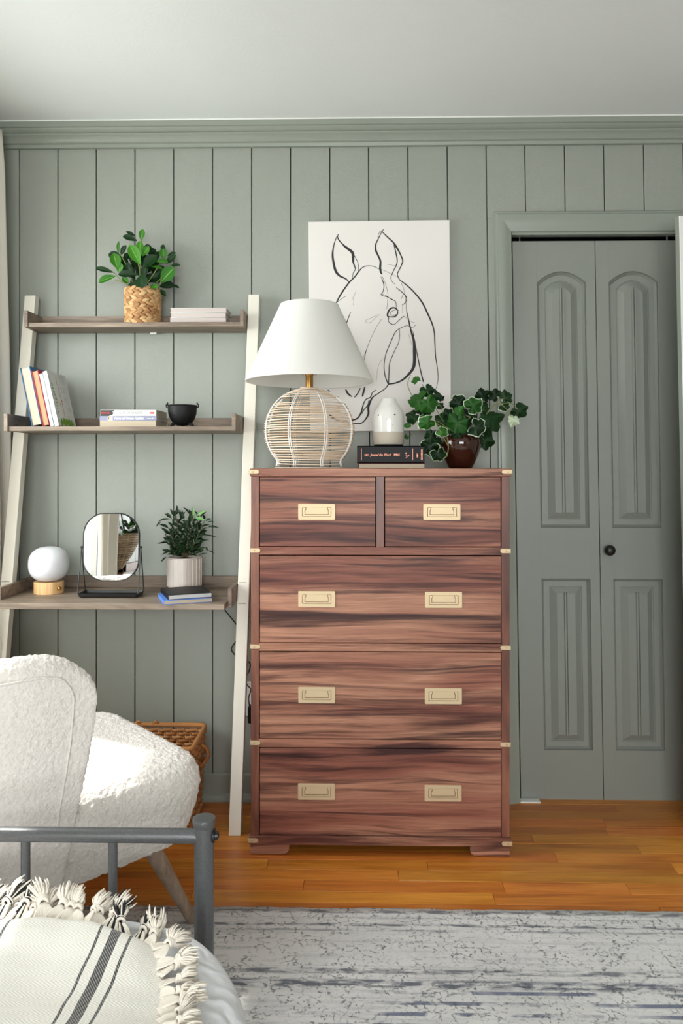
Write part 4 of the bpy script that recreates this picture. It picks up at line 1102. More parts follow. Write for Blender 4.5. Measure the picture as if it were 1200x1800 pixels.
for i, (a, b, cx_, cy_) in enumerate(tips):
    dyt = RND.uniform(-.045, .03)
    mid = ((a + cx_) / 2 + (cx_ - a) * .05, (b + cy_) / 2 + 20)
    P = spline([p2(a, b, 0), p2(mid[0], mid[1], dyt * .5), p2(cx_, cy_, dyt)], 6)
    obj('stem', tube(P, .0011, 5), 'stem_brown', pl2, smooth=180)
    nlv = 9
    for k in range(nlv):
        t = .22 + .78 * k / (nlv - 1); ip = P[min(len(P) - 1, int(t * (len(P) - 1)))]
        sgn = 1 if k % 2 else -1
        ddir = (P[-1] - P[0]).normalized()
        side = Vector((sgn * RND.uniform(.5, 1.0), RND.uniform(-.7, .35), RND.uniform(-.15, .55)))
        dvec = (ddir * (.35 + .5 * t) + side * (1.0 - .3 * t)).normalized()
        ln1 = RND.uniform(.028, .046)
        tip = ip + dvec * ln1
        if tip.y > 2.695: dvec.y = -abs(dvec.y); tip = ip + dvec * ln1
        m4 = orient(ip, tip, RND.uniform(.010, .016), Vector((RND.uniform(-.5, .5), -.8, .7)), RND.uniform(-.6, .6))
        add_leaf(pl2, RND.choice(ls), m4)
for (x0, y0, x1, y1, w, new) in ((715, 230, 710, 40, 46, 1), (770, 210, 940, 110, 52, 1), (740, 240, 930, 285, 60, 1), (400, 210, 440, 70, 50, 0), (345, 250, 230, 155, 50, 0), (330, 265, 105, 295, 40, 0), (180, 300, 80, 395, 36, 0), (420, 190, 510, 110, 66, 0),
                                 (570, 250, 500, 120, 60, 0), (600, 380, 560, 270, 80, 0), (660, 330, 665, 150, 70, 0), (830, 240, 935, 130, 46, 0), (930, 300, 1005, 235, 50, 0), (950, 320, 1075, 300, 26, 0), (960, 400, 1150, 385, 44, 0), (890, 550, 1130, 530, 22, 0), (830, 640, 985, 595, 26, 0),
                                 (330, 650, 70, 672, 34, 0), (370, 810, 135, 845, 36, 0), (270, 900, 150, 990, 34, 0), (330, 600, 190, 632, 30, 0), (960, 790, 1085, 845, 20, 0), (880, 730, 830, 810, 50, 0), (930, 730, 960, 800, 44, 0), (810, 880, 950, 815, 20, 0), (790, 290, 780, 490, 56, 0), (300, 480, 225, 530, 34, 0)):
    add_leaf(pl2, (ln_[0] if new else RND.choice(ls)), orient(p2(x0, y0, -.02), p2(x1, y1, -.03), w * qf / 9.6 * 1.1, Vector((RND.uniform(-.3, .3), -1, .5)), RND.uniform(-.3, .3)))

# black cable and outlet between ladder leg and dresser
cbl = spline([at(398, 1063, 2.60), at(395, 1071, 2.62), at(402, 1081, 2.66), at(416, 1099, 2.69), at(424, 1112, 2.69), at(414, 1128, 2.69), at(406.5, 1141, 2.69), at(414, 1152, 2.69), at(430, 1160, 2.69), at(439, 1166, 2.69), at(438, 1178, 2.69), at(431, 1195, 2.69), at(436, 1206, 2.685), at(441, 1212, 2.685), at(437, 1226, 2.68), at(438, 1240, 2.68)], 6)
tag(obj('power_cable', tube(cbl, .0021, 6), 'rubber', smooth=180), 'black power cable looping from the desk behind the cream ladder leg', 'cable')
ou = thing('wall_outlet', 'white wall outlet with black plug beside the dresser', 'outlet', at(441, 1228, YW))
p = at(441, 1228, YW - .004); e = 1 / F * YW
obj('cover_plate', box(p.x - .035, p.x + .035, YW - .007, YW - .0012, p.z - .062, p.z + .062), 'plastic_white', ou, bevel=.003)
p2_ = at(439.5, 1253, YW - .02)
obj('plug', box(p2_.x - .006, p2_.x + .022, YW - .04, YW - .007, p2_.z - .033, p2_.z + .028), 'rubber', ou, bevel=.004)

# ================================================================== WALL CANVAS
CVY = 2.688
cnv = thing('canvas_print', 'off-white canvas with black line drawing of a horse head on board wall', 'picture', at(667, 760, CVY))
TL, TR_, BR_, BL = at(542, 389.5, CVY), at(790, 386.5, CVY), at(793, 756.5, CVY), at(545, 759, CVY)
bk_ = lambda p: (p.x, YW - .0005, p.z)
obj('canvas', hexa([BL, BR_, bk_(BR_), bk_(BL), TL, TR_, bk_(TR_), bk_(TL)]), 'canvas', cnv, bevel=.002)
STK = [
 [(318,140,4),(303,165,5),(285,220,7),(276,290,12),(285,360,14),(300,415,16),(330,450,12),(375,472,9),(400,497,6)],
 [(312,145,4),(320,175,8),(350,210,8),(385,240,14),(425,275,18),(430,320,16),(432,350,10),(446,390,7),(445,405,5),(430,430,4),(427,472,3)],
 [(432,285,4),(455,325,4),(468,360,4),(472,412,4)], [(305,165,3),(318,138,3),(325,155,2)], [(350,220,2),(372,240,3),(400,262,3)],
 [(302,655,6),(320,620,9),(350,570,10),(400,500,9),(440,460,8),(470,420,8),(495,392,6),(520,378,5),(555,374,4),(590,380,4),(620,396,3),(660,408,2),(710,432,2),(755,455,2)],
 [(302,655,4),(330,632,3),(375,602,3)], [(452,566,1.5),(440,595,1.5),(428,620,1.5),(436,640,1.5),(430,670,1.5)], [(412,722,3),(395,765,5),(382,804,6)],
 [(660,98,4),(645,120,5),(620,170,6),(600,215,9),(600,255,12),(620,300,11),(636,340,12),(634,390,14),(640,425,12),(650,438,6)],
 [(615,158,2),(630,118,3),(645,112,4),(655,122,5)],
 [(650,118,6),(690,158,8),(730,195,9),(755,230,12),(780,275,9),(803,330,8),(798,360,7),(775,410,6),(763,440,6),(780,480,6)],
 [(738,215,6),(750,265,7),(762,330,7),(755,370,6),(730,420,5),(715,460,4),(722,490,3),(745,512,3)], [(680,362,1),(740,372,1),(770,385,1)],
 [(780,480,6),(840,525,8),(900,585,9),(950,650,10),(990,730,10),(1025,810,9),(1042,880,8),(1046,960,7),(1052,1060,6),(1065,1150,5),(1070,1220,4),(1060,1280,3),(1042,1325,2)],
 [(640,455,3),(658,500,6),(662,530,5),(655,570,4),(640,590,4),(655,600,4),(690,610,4),(730,630,4),(752,648,4),(755,690,3)],
 [(650,455,2),(670,500,2),(690,570,2),(690,640,2),(684,700,2)], [(645,585,2),(680,600,3),(720,628,3),(750,640,3)],
 [(755,538,4),(795,570,5),(828,605,6),(832,630,5),(820,655,5),(800,670,4)], [(805,595,3),(790,628,2)],
 [(790,500,2),(815,560,2),(828,650,2),(832,710,3),(845,775,5),(862,850,6),(885,905,8)], [(803,670,2),(803,730,2)],
 [(770,712,7),(745,692,9),(715,695,10),(695,720,11),(690,752,10),(710,758,6),(740,758,9),(762,740,8),(766,715,7)], [(760,705,3),(730,712,3),(710,730,3),(725,748,3),(755,740,3)],
 [(690,745,5),(698,770,5),(695,790,4),(715,810,5),(740,815,4),(775,785,4),(808,756,4),(820,762,3)], [(820,760,1),(860,790,1),(895,803,1)],
 [(905,818,2),(875,838,3),(850,828,3),(830,826,3),(775,850,4),(745,880,5),(715,945,5),(680,1030,5),(664,1110,5),(668,1190,6),(690,1255,7),(696,1268,7)],
 [(778,850,4),(780,910,4),(770,960,4),(740,1020,4),(705,1110,5),(700,1180,6),(697,1265,6)],
 [(832,710,4),(850,790,7),(870,880,10),(888,940,16),(892,1020,20),(892,1100,20),(880,1150,18),(845,1195,14),(800,1235,11),(745,1258,9),(696,1265,8)],
 [(895,950,4),(915,1050,6),(935,1150,7),(960,1250,8)], [(845,880,1),(860,930,1),(872,970,1)], [(855,840,2),(880,870,3),(890,900,4)],
 [(696,1268,7),(670,1300,6),(620,1335,6),(580,1362,8),(560,1395,12),(545,1440,14),(545,1490,12),(520,1535,8),(485,1562,7),(430,1560,6),(370,1555,6),(310,1540,5)],
 [(605,1308,4),(575,1330,5),(560,1365,7),(530,1378,6),(508,1415,7),(490,1480,9),(465,1520,10),(430,1535,9),(370,1540,8),(300,1530,10),(275,1520,12),(262,1505,14),(250,1500,10)],
 [(550,1385,5),(540,1425,6),(510,1460,6),(495,1490,5)], [(375,1305,8),(390,1335,12),(420,1360,6)], [(440,1365,6),(465,1335,7),(485,1295,6)], [(518,1287,8),(507,1330,12),(500,1360,8)], [(240,1310,8),(265,1340,6)],
 [(644,775,2),(600,845,2),(560,930,2),(530,1010,3),(513,1090,3)], [(560,930,1),(525,1020,2),(508,1070,2)], [(630,740,1),(600,765,1),(560,800,1),(530,800,1),(527,785,1),(570,765,1),(615,740,1)], [(655,1070,1),(620,1130,1),(605,1240,1)]]
ink = []
for si, S in enumerate(STK):
    P = spline([Vector(s) for s in S], 5)
    pl_ = []
    for p in P:
        q = at(520 + p.x / 4.2857, 380 + p.y / 4.2857, CVY)
        pl_.append((q.x, q.z))
    w_ = [max(1.6, p.z * 1.2) / 4.2857 * CVY / F for p in P]
    ink.append(ribbon(pl_, w_, .0003 + .00001 * si, lambda a, b, o: (a, CVY - o, b)))
obj('ink_drawing', join(*ink), 'ink', cnv, fix=False, label='black brush line drawing of a horse head')

# ================================================================== RATTAN LAMP
LY = 2.455; lc = fx(543.5, LY); ql = LY / F
lamp = thing('table_lamp', 'table lamp with white tapered shade on pale rattan globe base, on the dresser', 'lamp', (lc, LY, DTOP))
def lz(py): return fz(py, LY, 543)
def gr(py):
    if py > 813: return (57.5 + (py - 813) * .35) * ql
    return 79 * ql * sqrt(max(.0, 1 - ((757.5 - py) / 75.5) ** 2))
nring = 33
for i in range(nring):
    py = 686.5 + (820.3 - 686.5) * i / (nring - 1)
    if i < 6: py = 683.5 + i * 3.3
    r = gr(py); zc = lz(py)
    if i == nring - 1: zc = DTOP + .0022
    sd = RND.random() * 10
    pts = [(lc + (r + .0009 * sin(3 * a + sd)) * cos(a), LY + (r + .0009 * sin(3 * a + sd)) * sin(a), zc + .0013 * sin(2 * a + sd) * (0 if i == nring - 1 else 1)) for a in [2 * pi * k / 56 for k in range(56)]]
    obj('rattan_ring', tube(pts, (.0018 if i else .0026), 6, closed=True), 'rattan', lamp, smooth=180)
obj('cane_top', lathe([(gr(684.5), lz(684.5)), (gr(683.3) * .9, lz(683.3)), (.013, lz(681.8))], 40, (lc, LY, 0), False, True), 'rattan', lamp, smooth=60)
for k in range(8):
    for dd in (-.0032, .0032):
        a = radians(-90 + 24 + 45 * k)
        pts = []
        for j in range(22):
            py = 689 + (820 - 689) * j / 21; r = gr(py) + (.0022 if dd > 0 else .0018)
            aa = a + dd / max(r, .03)
            pts.append((lc + r * cos(aa), LY + r * sin(aa), max(DTOP + .002, lz(py))))
        obj('rattan_rib', tube(pts, .0016, 6), 'rattan_rib', lamp, smooth=180)
obj('neck', lathe([(.0125, lz(684)), (.0125, lz(660)), (.0140, lz(660)), (.0140, lz(656)), (.0155, lz(655)), (.0155, lz(640)), (.010, lz(636)), (.004, lz(634))], 28, (lc, LY, 0)), 'brass_dark', lamp, smooth=40, label='brass neck')
zs0, zs1 = lz(671), lz(536.5)
r0_, r1_ = 112 * ql, 51.5 * ql
hp = spline([(lc - .019, LY, lz(661)), (lc - .045, LY, lz(640)), (lc - .04, LY, lz(590)), (lc, LY, lz(550)), (lc + .04, LY, lz(590)), (lc + .045, LY, lz(640)), (lc + .019, LY, lz(661))], 6)
obj('harp', tube(hp, .0016, 6), 'steel', lamp, smooth=180)
obj('bulb', lathe([(.012, lz(634)), (.016, lz(626)), (.028, lz(608)), (.030, lz(598)), (.026, lz(588)), (.012, lz(580)), (.001, lz(578))], 24, (lc, LY, 0)), 'opal', lamp, smooth=180)
obj('lamp_shade', lathe([(r0_, zs0), (r0_ + .0006, zs0 + .003), (r1_ + .0006, zs1 - .003), (r1_, zs1), (r1_ - .0022, zs1), (r0_ - .0024, zs0), (r0_, zs0)], 72, (lc, LY, 0), False, False), 'shade', lamp, smooth=30, label='white tapered linen shade')
for zz, r_ in ((zs0 + .001, r0_), (zs1 - .001, r1_)):
    pass
sp3 = [tube([(lc, LY, zs1 - .012), (lc + (r1_ - .001) * cos(a), LY + (r1_ - .001) * sin(a), zs1 - .003)], .0012, 6) for a in (pi / 2, pi / 2 + 2 * pi / 3, pi / 2 - 2 * pi / 3)]
obj('shade_spider', join(*sp3), 'steel', lamp)

# ================================================================== BOOKS AND DIFFUSER
BY = 2.385
q = BY / F
bb_ = book_block('book', 'thin maroon-covered book lying under the black gilt book', 'books under the diffuser', fx(629, BY), fx(747.2, BY), BY, BY + .165, DTOP + .0002, fz(814.4, BY), 'cover_maroon', 'pages', .0017, 'back', over=.003)
zn0, zn1 = fz(814.2, BY), fz(783.8, BY)
nb = book_block('book', 'thick black book with copper lettering on its spine under the diffuser', 'books under the diffuser', fx(627.3, BY), fx(745.8, BY), BY - .001, BY + .160, zn0, zn1, 'cover_black', 'pages', .003, 'front')
fp_ = lambda cx_, cy_: at(625 + cx_ / 9.6, 780 + cy_ / 9.6, BY - .0013)
def foil(s, cx_, cy_, hpx, squash=1.0, shear=0.0, rot=0.0, bold=0.0002):
    p = fp_(cx_, cy_)
    return text_mesh('foil_lettering', s, hpx / 9.6 * q * 1.4, Matrix.Translation(p) @ FACE @ Matrix.Rotation(rot, 4, 'Z'), 'gold_print', nb, squash, shear, bold=bold)
foil('NIV', 150, 190, 30, 1.0)
foil('Journal the Word', 246, 188, 42, .80, .35, bold=.0001)
foil('BIBLE', 642, 186, 30, 1.0)
foil('NIV', 1040, 232, 26, 1.1, 0, radians(90))
foil('ZONDERVAN', 1116, 272, 24, .86, 0, radians(90), .0003)
rl = []
for cx_ in (95, 960):
    a, b = fp_(cx_ - 4, 280), fp_(cx_ + 4, 80); rl.append(box(a.x, b.x, BY - .0014, BY - .001, a.z, b.z))
obj('foil_rule', join(*rl), 'gold_print', nb)
em = []
for k in range(7):
    a = 2 * pi * k / 7; c_ = fp_(850, 160); em.append(ribbon([(c_.x, c_.z), (c_.x + .0022 * cos(a), c_.z + .0030 * sin(a)), (c_.x + .0016 * cos(a + .9), c_.z + .0022 * sin(a + .9))], .0007, .0014, lambda x, y, o: (x, BY - o, y)))
for (x0, y0, x1, y1) in ((855, 195, 880, 215), (900, 185, 840, 245), (880, 215, 905, 190), (845, 195, 860, 240)):
    a, b = fp_(x0, y0), fp_(x1, y1); em.append(ribbon([(a.x, a.z), ((a.x + b.x) / 2 + .0008, (a.z + b.z) / 2), (b.x, b.z)], .0008, .0014, lambda x, y, o: (x, BY - o, y)))
obj('foil_flower', join(*em), 'gold_print', nb, fix=False)

FY = 2.462; qd = FY / F
dfc = fx(682.8, FY)
df = thing('oil_diffuser', 'white speckled ceramic diffuser with sand-coloured base on the black book', 'diffuser', (dfc, FY, zn1))
dz0 = zn1 + .0002; dH = fz(701, FY) - zn1
dzz = lambda py: zn1 + (783.5 - py) / (783.5 - 701) * dH
obj('foot', lathe([(25.2 * qd, dz0), (25.6 * qd, dz0 + .001), (25.6 * qd, dzz(780.2)), (20 * qd, dzz(780))], 48, (dfc, FY, 0)), 'rubber', df, smooth=40)
low = [(25.6, 780.4), (26.3, 779.4), (26.8, 770), (27.2, 758.9)]
upp = [(27.25, 758.9), (27.5, 745), (27.5, 737), (26.6, 728.5), (24.6, 722.5), (21.9, 718), (18.6, 713), (15.6, 708.5), (13.8, 705), (12.9, 702.5), (12.2, 701.2), (11.0, 700.9), (8.5, 701.5), (8.0, 706)]
obj('clay_base', lathe([(r * qd, dzz(y)) for r, y in low], 56, (dfc, FY, 0), True, False), 'raw_clay', df, smooth=60, label='unglazed sand-coloured lower part')
gb = obj('glazed_body', lathe([(r * qd, dzz(y)) for r, y in upp], 56, (dfc, FY, 0), False, True), 'white_glaze', df, smooth=60, label='white speckled glazed upper part')
for (cx_, cy_) in ((380, 348), (495, 405), (620, 345), (728, 432)):
    px, py = 620 + cx_ / 8.571, 690 + cy_ / 8.571
    R_ = 27.2 * qd if py > 732 else 26.9 * qd
    s_ = max(-.98, min(.98, (px - 682.8) * qd / R_)); a = math.asin(s_)
    n_ = Vector((sin(a), -cos(a), .12)).normalized()
    pos_ = Vector((dfc + R_ * sin(a), FY - R_ * cos(a), dzz(py)))
    obj('steam_hole', move(lathe([(.0026, -.0015), (.0026, .0003), (.0001, .0003)], 14), Matrix.Translation(pos_) @ n_.to_track_quat('Z', 'Y').to_matrix().to_4x4()), 'rubber', gb)

# ================================================================== IVY
IY = 2.478; ic = fx(809, IY); qi = IY / F
ivy = thing('potted_ivy', 'variegated trailing ivy in a round glossy brown pot on the dresser', 'plant', (ic, IY, DTOP))
iz = lambda py: fz(py, IY, 800)
pb = DTOP - iz(823)
obj('glazed_pot', lathe([(r * qi, max(DTOP, iz(y))) for r, y in ((17, 823), (20, 822.6), (24, 815), (29, 805), (33.5, 793), (36.3, 783), (36.6, 777), (35, 770.5), (31.5, 767.2), (30.6, 765.5), (31.6, 763.5), (31.4, 760.8), (29.4, 760.2), (28.2, 763), (28, 772))], 56, (ic, IY, 0), True, True), 'brown_glaze', ivy, smooth=60)
def ivy_leaf(seed, pale=True):
    rr = random.Random(seed); V = [(0, 0, .0)]; n = 40; Fs = []; fm = []
    def rad(a):   # a = 0 is the tip (+y); five blunt lobes with scalloped edge, notch at the base
        l = 0
        for c_, h_, w_ in ((0, 1.0, .50), (1.05, .92, .46), (-1.05, .92, .46), (2.15, .78, .5), (-2.15, .78, .5)):
            l = max(l, h_ * math.exp(-((a - c_) / w_) ** 2 * .55))
        l = .56 + .42 * l * (1 + .18 * sin(2 * a + seed * 1.7)) + .03 * cos(16 * a + seed)
        if abs(abs(a) - pi) < .35: l *= .30 + .70 * abs(abs(a) - pi) / .35
        return l * (1 + .05 * rr.uniform(-1, 1))
    rad_ = [rad(-pi + 2 * pi * k / n) for k in range(n)]
    for t in (.45, .92, 1.0):
        for k in range(n):
            a = -pi + 2 * pi * k / n; r = rad_[k] * .5 * t
            z = -.13 * t * t + .05 * cos(5 * a) * t + .10 * sin(3 * a + seed) * t * t + .09 * sin(2 * a + 2 * seed) * t + (.05 * sin(9 * a + seed) if t > .9 else 0)
            V.append((r * sin(a), r * cos(a) + 0, z))
    for k in range(n):
        k2 = (k + 1) % n
        Fs.append((0, 1 + k, 1 + k2)); fm.append(0)
        Fs.append((1 + k, 1 + n + k, 1 + n + k2, 1 + k2)); fm.append(0)
        Fs.append((1 + n + k, 1 + 2 * n + k, 1 + 2 * n + k2, 1 + n + k2)); fm.append(1 if pale else 0)
    return V, Fs, fm
def ivy_me(seed, m1, pale): 
    V, Fs, fm = ivy_leaf(seed, pale); return mesh('leaf', (V, [f[::-1] for f in Fs]), [m1, 'ivy_pale'], smooth=180, fm=fm, fix=False)
im = {'g': [ivy_me(s, 'ivy', False) for s in (1, 2, 3)], 'd': [ivy_me(s, 'ivy_dark', False) for s in (4, 5, 6)], 'p': [ivy_me(s, 'ivy', True) for s in (7, 8, 9)], 'q': [ivy_me(s, 'ivy_dark', True) for s in (10, 11)], 'w': [ivy_me(s, 'ivy_pale', True) for s in (12,)]}
def pi_(cx_, cy_, dy=0): return at(620 + cx_ / 3.75, 640 + cy_ / 3.75, IY + dy)
LV = [(408, 105, 36, 40, 'g', -.02), (490, 172, 52, 150, 'd', -.02), (545, 205, 40, 130, 'd', -.03), (440, 230, 74, 250, 'g', -.05), (495, 262, 66, 150, 'g', -.055), (395, 342, 52, 230, 'd', -.04), (362, 398, 28, 250, 'g', -.03), (462, 356, 28, 60, 'p', -.06),
      (495, 385, 66, 240, 'p', -.075), (585, 445, 44, 120, 'p', -.10), (688, 385, 72, 200, 'g', -.085), (705, 325, 46, 20, 'g', -.075), (700, 262, 72, 330, 'q', -.03), (790, 275, 66, 60, 'p', -.06), (858, 215, 58, 345, 'd', -.01), (938, 205, 46, 300, 'd', .0), (1005, 222, 52, 60, 'd', .0),
      (1096, 305, 56, 130, 'd', -.01), (1062, 370, 46, 190, 'w', -.03), (915, 355, 86, 140, 'd', -.055), (872, 500, 74, 170, 'd', .01), (815, 415, 64, 110, 'q', -.085), (510, 540, 74, 230, 'q', -.05), (565, 592, 54, 160, 'q', -.07), (575, 275, 26, 110, 'd', -.02), (580, 225, 24, 130, 'd', -.01),
      (355, 478, 18, 200, 'g', -.01), (1000, 272, 42, 120, 'q', -.02), (640, 415, 56, 250, 'd', -.06), (590, 375, 54, 300, 'd', -.03), (520, 470, 52, 200, 'd', -.05), (745, 410, 60, 100, 'd', -.06), (630, 335, 46, 330, 'd', -.01), (760, 345, 60, 30, 'd', -.02), (850, 300, 56, 30, 'd', -.01), (690, 440, 50, 170, 'd', -.07), (560, 510, 44, 170, 'd', -.04), (470, 300, 60, 200, 'd', -.02), (880, 420, 56, 150, 'd', .0)]
for (cx_, cy_, r, ang, kind, dy) in LV:
    d = Vector((sin(radians(ang)), 0, cos(radians(ang))))
    c_ = pi_(cx_, cy_, dy)
    rad_m = r * 2.1 * qi / 3.75
    nrm = Vector((RND.uniform(-.35, .35), -1, RND.uniform(.05, .6)))
    m4 = orient(c_, c_ + d * .05, rad_m * RND.uniform(.82, 1.12), nrm, RND.uniform(-.3, .3), L=rad_m)
    m4 = m4 @ Matrix.Translation((0, 0, 0))
    add_leaf(ivy, RND.choice(im[kind]), m4)
for pts in ([(700, 470, -.04), (600, 380, -.03), (545, 290, -.03), (500, 200, -.02), (455, 130, -.015)], [(690, 460, -.05), (560, 400, -.06), (430, 380, -.03), (405, 250, -.02), (362, 140, -.01), (380, 70, -.01)], [(740, 460, -.05), (800, 390, -.06), (880, 330, -.05), (945, 262, -.04), (1000, 285, -.04), (1045, 345, -.03)],
            [(940, 268, -.04), (960, 235, -.02), (1005, 225, .0)], [(700, 470, -.06), (560, 380, -.09), (545, 385, -.10), (590, 470, -.10), (630, 545, -.09)], [(620, 480, -.08), (630, 540, -.085), (620, 600, -.08), (590, 635, -.07)], [(880, 330, -.05), (930, 270, -.045), (1040, 260, -.02), (1090, 300, -.01)], [(560, 390, -.05), (420, 445, -.03), (365, 480, -.01)], [(745, 340, -.06), (775, 350, -.07), (745, 365, -.065), (730, 340, -.06)], [(600, 380, -.02), (585, 290, -.02), (560, 260, -.02)]):
    obj('stem', tube(spline([pi_(a, b, c_) for a, b, c_ in pts], 6), .0012, 6), 'stem', ivy, smooth=180)

# ================================================================== WICKER BASKET on the floor
KY0, KY1 = 2.435, 2.665
kxr0, kxr1 = fx(333, KY0), fx(361, KY1); kw = .37; KH = .284
bsk = thing('wicker_basket', 'honey-coloured woven wicker basket on the floor under the desk', 'basket', (kxr1 - kw / 2, (KY0 + KY1) / 2, 0))
def kper(s, z, off):
    """point on the basket wall; s runs 0..1 around, z height, off outward"""
    t = z / KH; tp = .016 * (1 - t)
    x1 = kxr1 - tp + off; x0 = kxr1 - kw + tp - off; y0 = KY0 + tp - off; y1 = KY1 - tp * .4 + off
    w, d = x1 - x0, y1 - y0; P = 2 * (w + d); l = (s % 1.0) * P
    if l < d: return Vector((x1, y0 + l, z))
    l -= d
    if l < w: return Vector((x1 - l, y1, z))
    l -= w
    if l < d: return Vector((x0, y1 - l, z))
    return Vector((x0 + l - d, y0, z))
NS = 52; rowh = .0123; nr = int((KH - .012) / rowh)
for r in range(nr):
    z = .007 + rowh * r; pts = []
    for k in range(NS * 3):
        s = k / (NS * 3); ph = 2 * pi * (k / 6.0) + (pi if r % 2 else 0)
        pts.append(kper(s, z, .0052 * sin(ph)))
    obj('wicker_strand', tube(pts, .0025, 6, closed=True, flat=2.5), 'wicker', bsk, smooth=180)
for k in range(NS):
    s = (k + .25) / NS
    obj('wicker_stake', tube([kper(s, .002, 0), kper(s, KH, 0)], .0022, 5), 'wicker', bsk, smooth=180)
def rim(z, off, r, name):
    pts = [kper(k / 80, z, off) for k in range(80)]
    for _ in range(2): pts = [(pts[i - 1] + pts[i] * 2 + pts[(i + 1) % 80]) / 4 for i in range(80)]
    obj(name, tube(pts, r, 8, closed=True), 'wicker', bsk, smooth=180)
rim(KH, .002, .0085, 'rim'); rim(.009, .004, .007, 'base_rim')
hx = kxr1
obj('handle', tube(spline([(hx + .002, KY1 - .085, .245), (hx + .020, KY1 - .083, .232), (hx + .026, KY1 - .08, .208), (hx + .016, KY1 - .078, .188), (hx - .002, KY1 - .075, .165)], 6), .0065, 8), 'wicker', bsk, smooth=180)
for px in (243, 274):
    a = at(px, 1276, 2.667)
    obj('handle_stub', tube([(a.x - .008, 2.664, KH + .004), (a.x, 2.664, KH + .013), (a.x + .010, 2.664, KH + .004)], .005, 7), 'wicker', bsk, smooth=180)
obj('base', box(kxr1 - kw + .02, kxr1 - .02, KY0 + .02, KY1 - .012, .002, .012), 'wicker', bsk)

# ================================================================== WHITE BOUCLE CHAIR (seen from behind its right side)
CH_ANG = radians(44.5)
CHO = Vector((-.362, 1.948, 0))
chr_ = thing('accent_chair', 'white boucle barrel accent chair with splayed oak legs beside the bed', 'chair', CHO, None, CH_ANG)
BASE[chr_.name] = Vector((0, 0, 0))
tex = bpy.data.textures.new('boucle_curl', 'CLOUDS'); tex.noise_scale = .0085; tex.noise_depth = 2
def soften(o, voxel, it, disp):
    m = o.modifiers.new('weld', 'REMESH'); m.mode = 'VOXEL'; m.voxel_size = voxel; m.use_smooth_shade = True
    m = o.modifiers.new('soft', 'SMOOTH'); m.factor = .5; m.iterations = it
    m = o.modifiers.new('curl', 'DISPLACE'); m.texture = tex; m.strength = disp; m.mid_level = .5; m.texture_coords = 'LOCAL'
SD, SW = .67, .63           # seat depth, width; local x forward, y to the chair's left, origin front right
def srect(ins, dx=0):
    return rrect(-SD + ins, 0 - ins + dx, ins, SW - ins, .11, 8)
rings = []
for ins, z in ((.055, .238), (.035, .245), (.022, .27), (.008, .33), (.000, .385), (.004, .415), (.016, .437), (.04, .451), (.09, .460), (.16, .466), (.24, .468)):
    rings.append([(a, b, z + .012 * (a / SD)) for a, b in srect(ins)])
st = obj('seat', loops(rings), 'boucle', chr_, local=True, smooth=180)
soften(st, .0045, 6, .010)
# barrel shell: U path right side -> back -> left side
XF = -.378; Rb = .20; TH = .088; ZB, ZT = .236, .785
path = []
n1 = 22
for k in range(n1): path.append((XF + (-SD + Rb - XF) * k / n1, 0.0, (0, -1)))
for k in range(10):
    a = -pi / 2 - pi / 2 * k / 10; path.append((-SD + Rb + Rb * cos(a), Rb + Rb * sin(a), (cos(a), sin(a))))
for k in range(10): path.append((-SD, Rb + (SW - 2 * Rb) * k / 10, (-1, 0)))
for k in range(10):
    a = pi - pi / 2 * k / 10; path.append((-SD + Rb + Rb * cos(a), SW - Rb + Rb * sin(a), (cos(a), sin(a))))
for k in range(n1 + 1): path.append((-SD + Rb + (XF + SD - Rb) * k / n1, SW, (0, 1)))
Ls = [0]
for i in range(1, len(path)): Ls.append(Ls[-1] + hypot(path[i][0] - path[i - 1][0], path[i][1] - path[i - 1][1]))
LT = Ls[-1]
NZ = 16
rings = []
for i, (x, y, nn) in enumerate(path):
    d = min(Ls[i], LT - Ls[i])
    e = .05; th = TH * (max(.12, sqrt(max(0, 1 - ((e - d) / e) ** 2))) if d < e else 1)
    rc = .115; top = ZT - (rc * .9 * (1 - sqrt(max(0, 1 - ((rc - d) / rc) ** 2))) if d < rc else 0)
    wl_ = max(0, 1 - d / .22)
    ring = []
    def pt(inward, z):
        f = max(0, (z - .43)) / .35
        lean_ = (.052 * sin(min(1, f * 1.15) * pi * .55)) * wl_ - .035 * wl_ * max(0, (.43 - z) / .2)
        bul = .008 * sin(pi * min(1, max(0, (z - ZB) / (ZT - ZB)))) - .022 * max(0, (.30 - z) / .065) ** 2
        o = bul - inward
        return (x + nn[0] * o + lean_, y + nn[1] * o, z)
    rt = min(th / 2, .042)
    for k in range(NZ): ring.append(pt(0, ZB + (top - rt - ZB) * k / NZ))
    for k in range(9):
        a = pi * k / 8; ring.append(pt(th / 2 - th / 2 * cos(a), top - rt + rt * sin(a)))
    for k in range(NZ): ring.append(pt(th, top - rt + (ZB + .012 - top + rt) * (k + 1) / NZ))
    rings.append(ring)
sh = obj('backrest', loops(rings), 'boucle', chr_, local=True, smooth=180)
soften(sh, .0045, 6, .008)
pp_ = []
for k in range(26):
    z = .40 + (.735 - .40) * k / 25
    f = max(0, (z - .43)) / .35
    pp_.append((XF - .045 + .036 * sin(min(1, f * 1.15) * pi * .55) - (.03 * max(0, (z - .68) / .055) ** 2), -.0085, z))
for k in range(1, 12): pp_.append((pp_[25][0] - .012 * k - .004, -.0075, .735 + .010 * sin(min(1, k / 4) * pi / 2)))
obj('piping', tube(spline([Vector(p) for p in pp_], 2), .0030, 6), 'boucle', chr_, local=True, smooth=180)
for (x, y, dx, dy) in ((-.165, .055, .125, .0), (-.165, SW - .055, .125, .0), (-SD + .13, .12, -.08, -.05), (-SD + .13, SW - .12, -.08, .05)):
    obj('leg', tube([(x, y, .262), (x + dx, y + dy, .0180)], [.0235, .0135], 16), 'leg_oak', chr_, local=True, smooth=60)

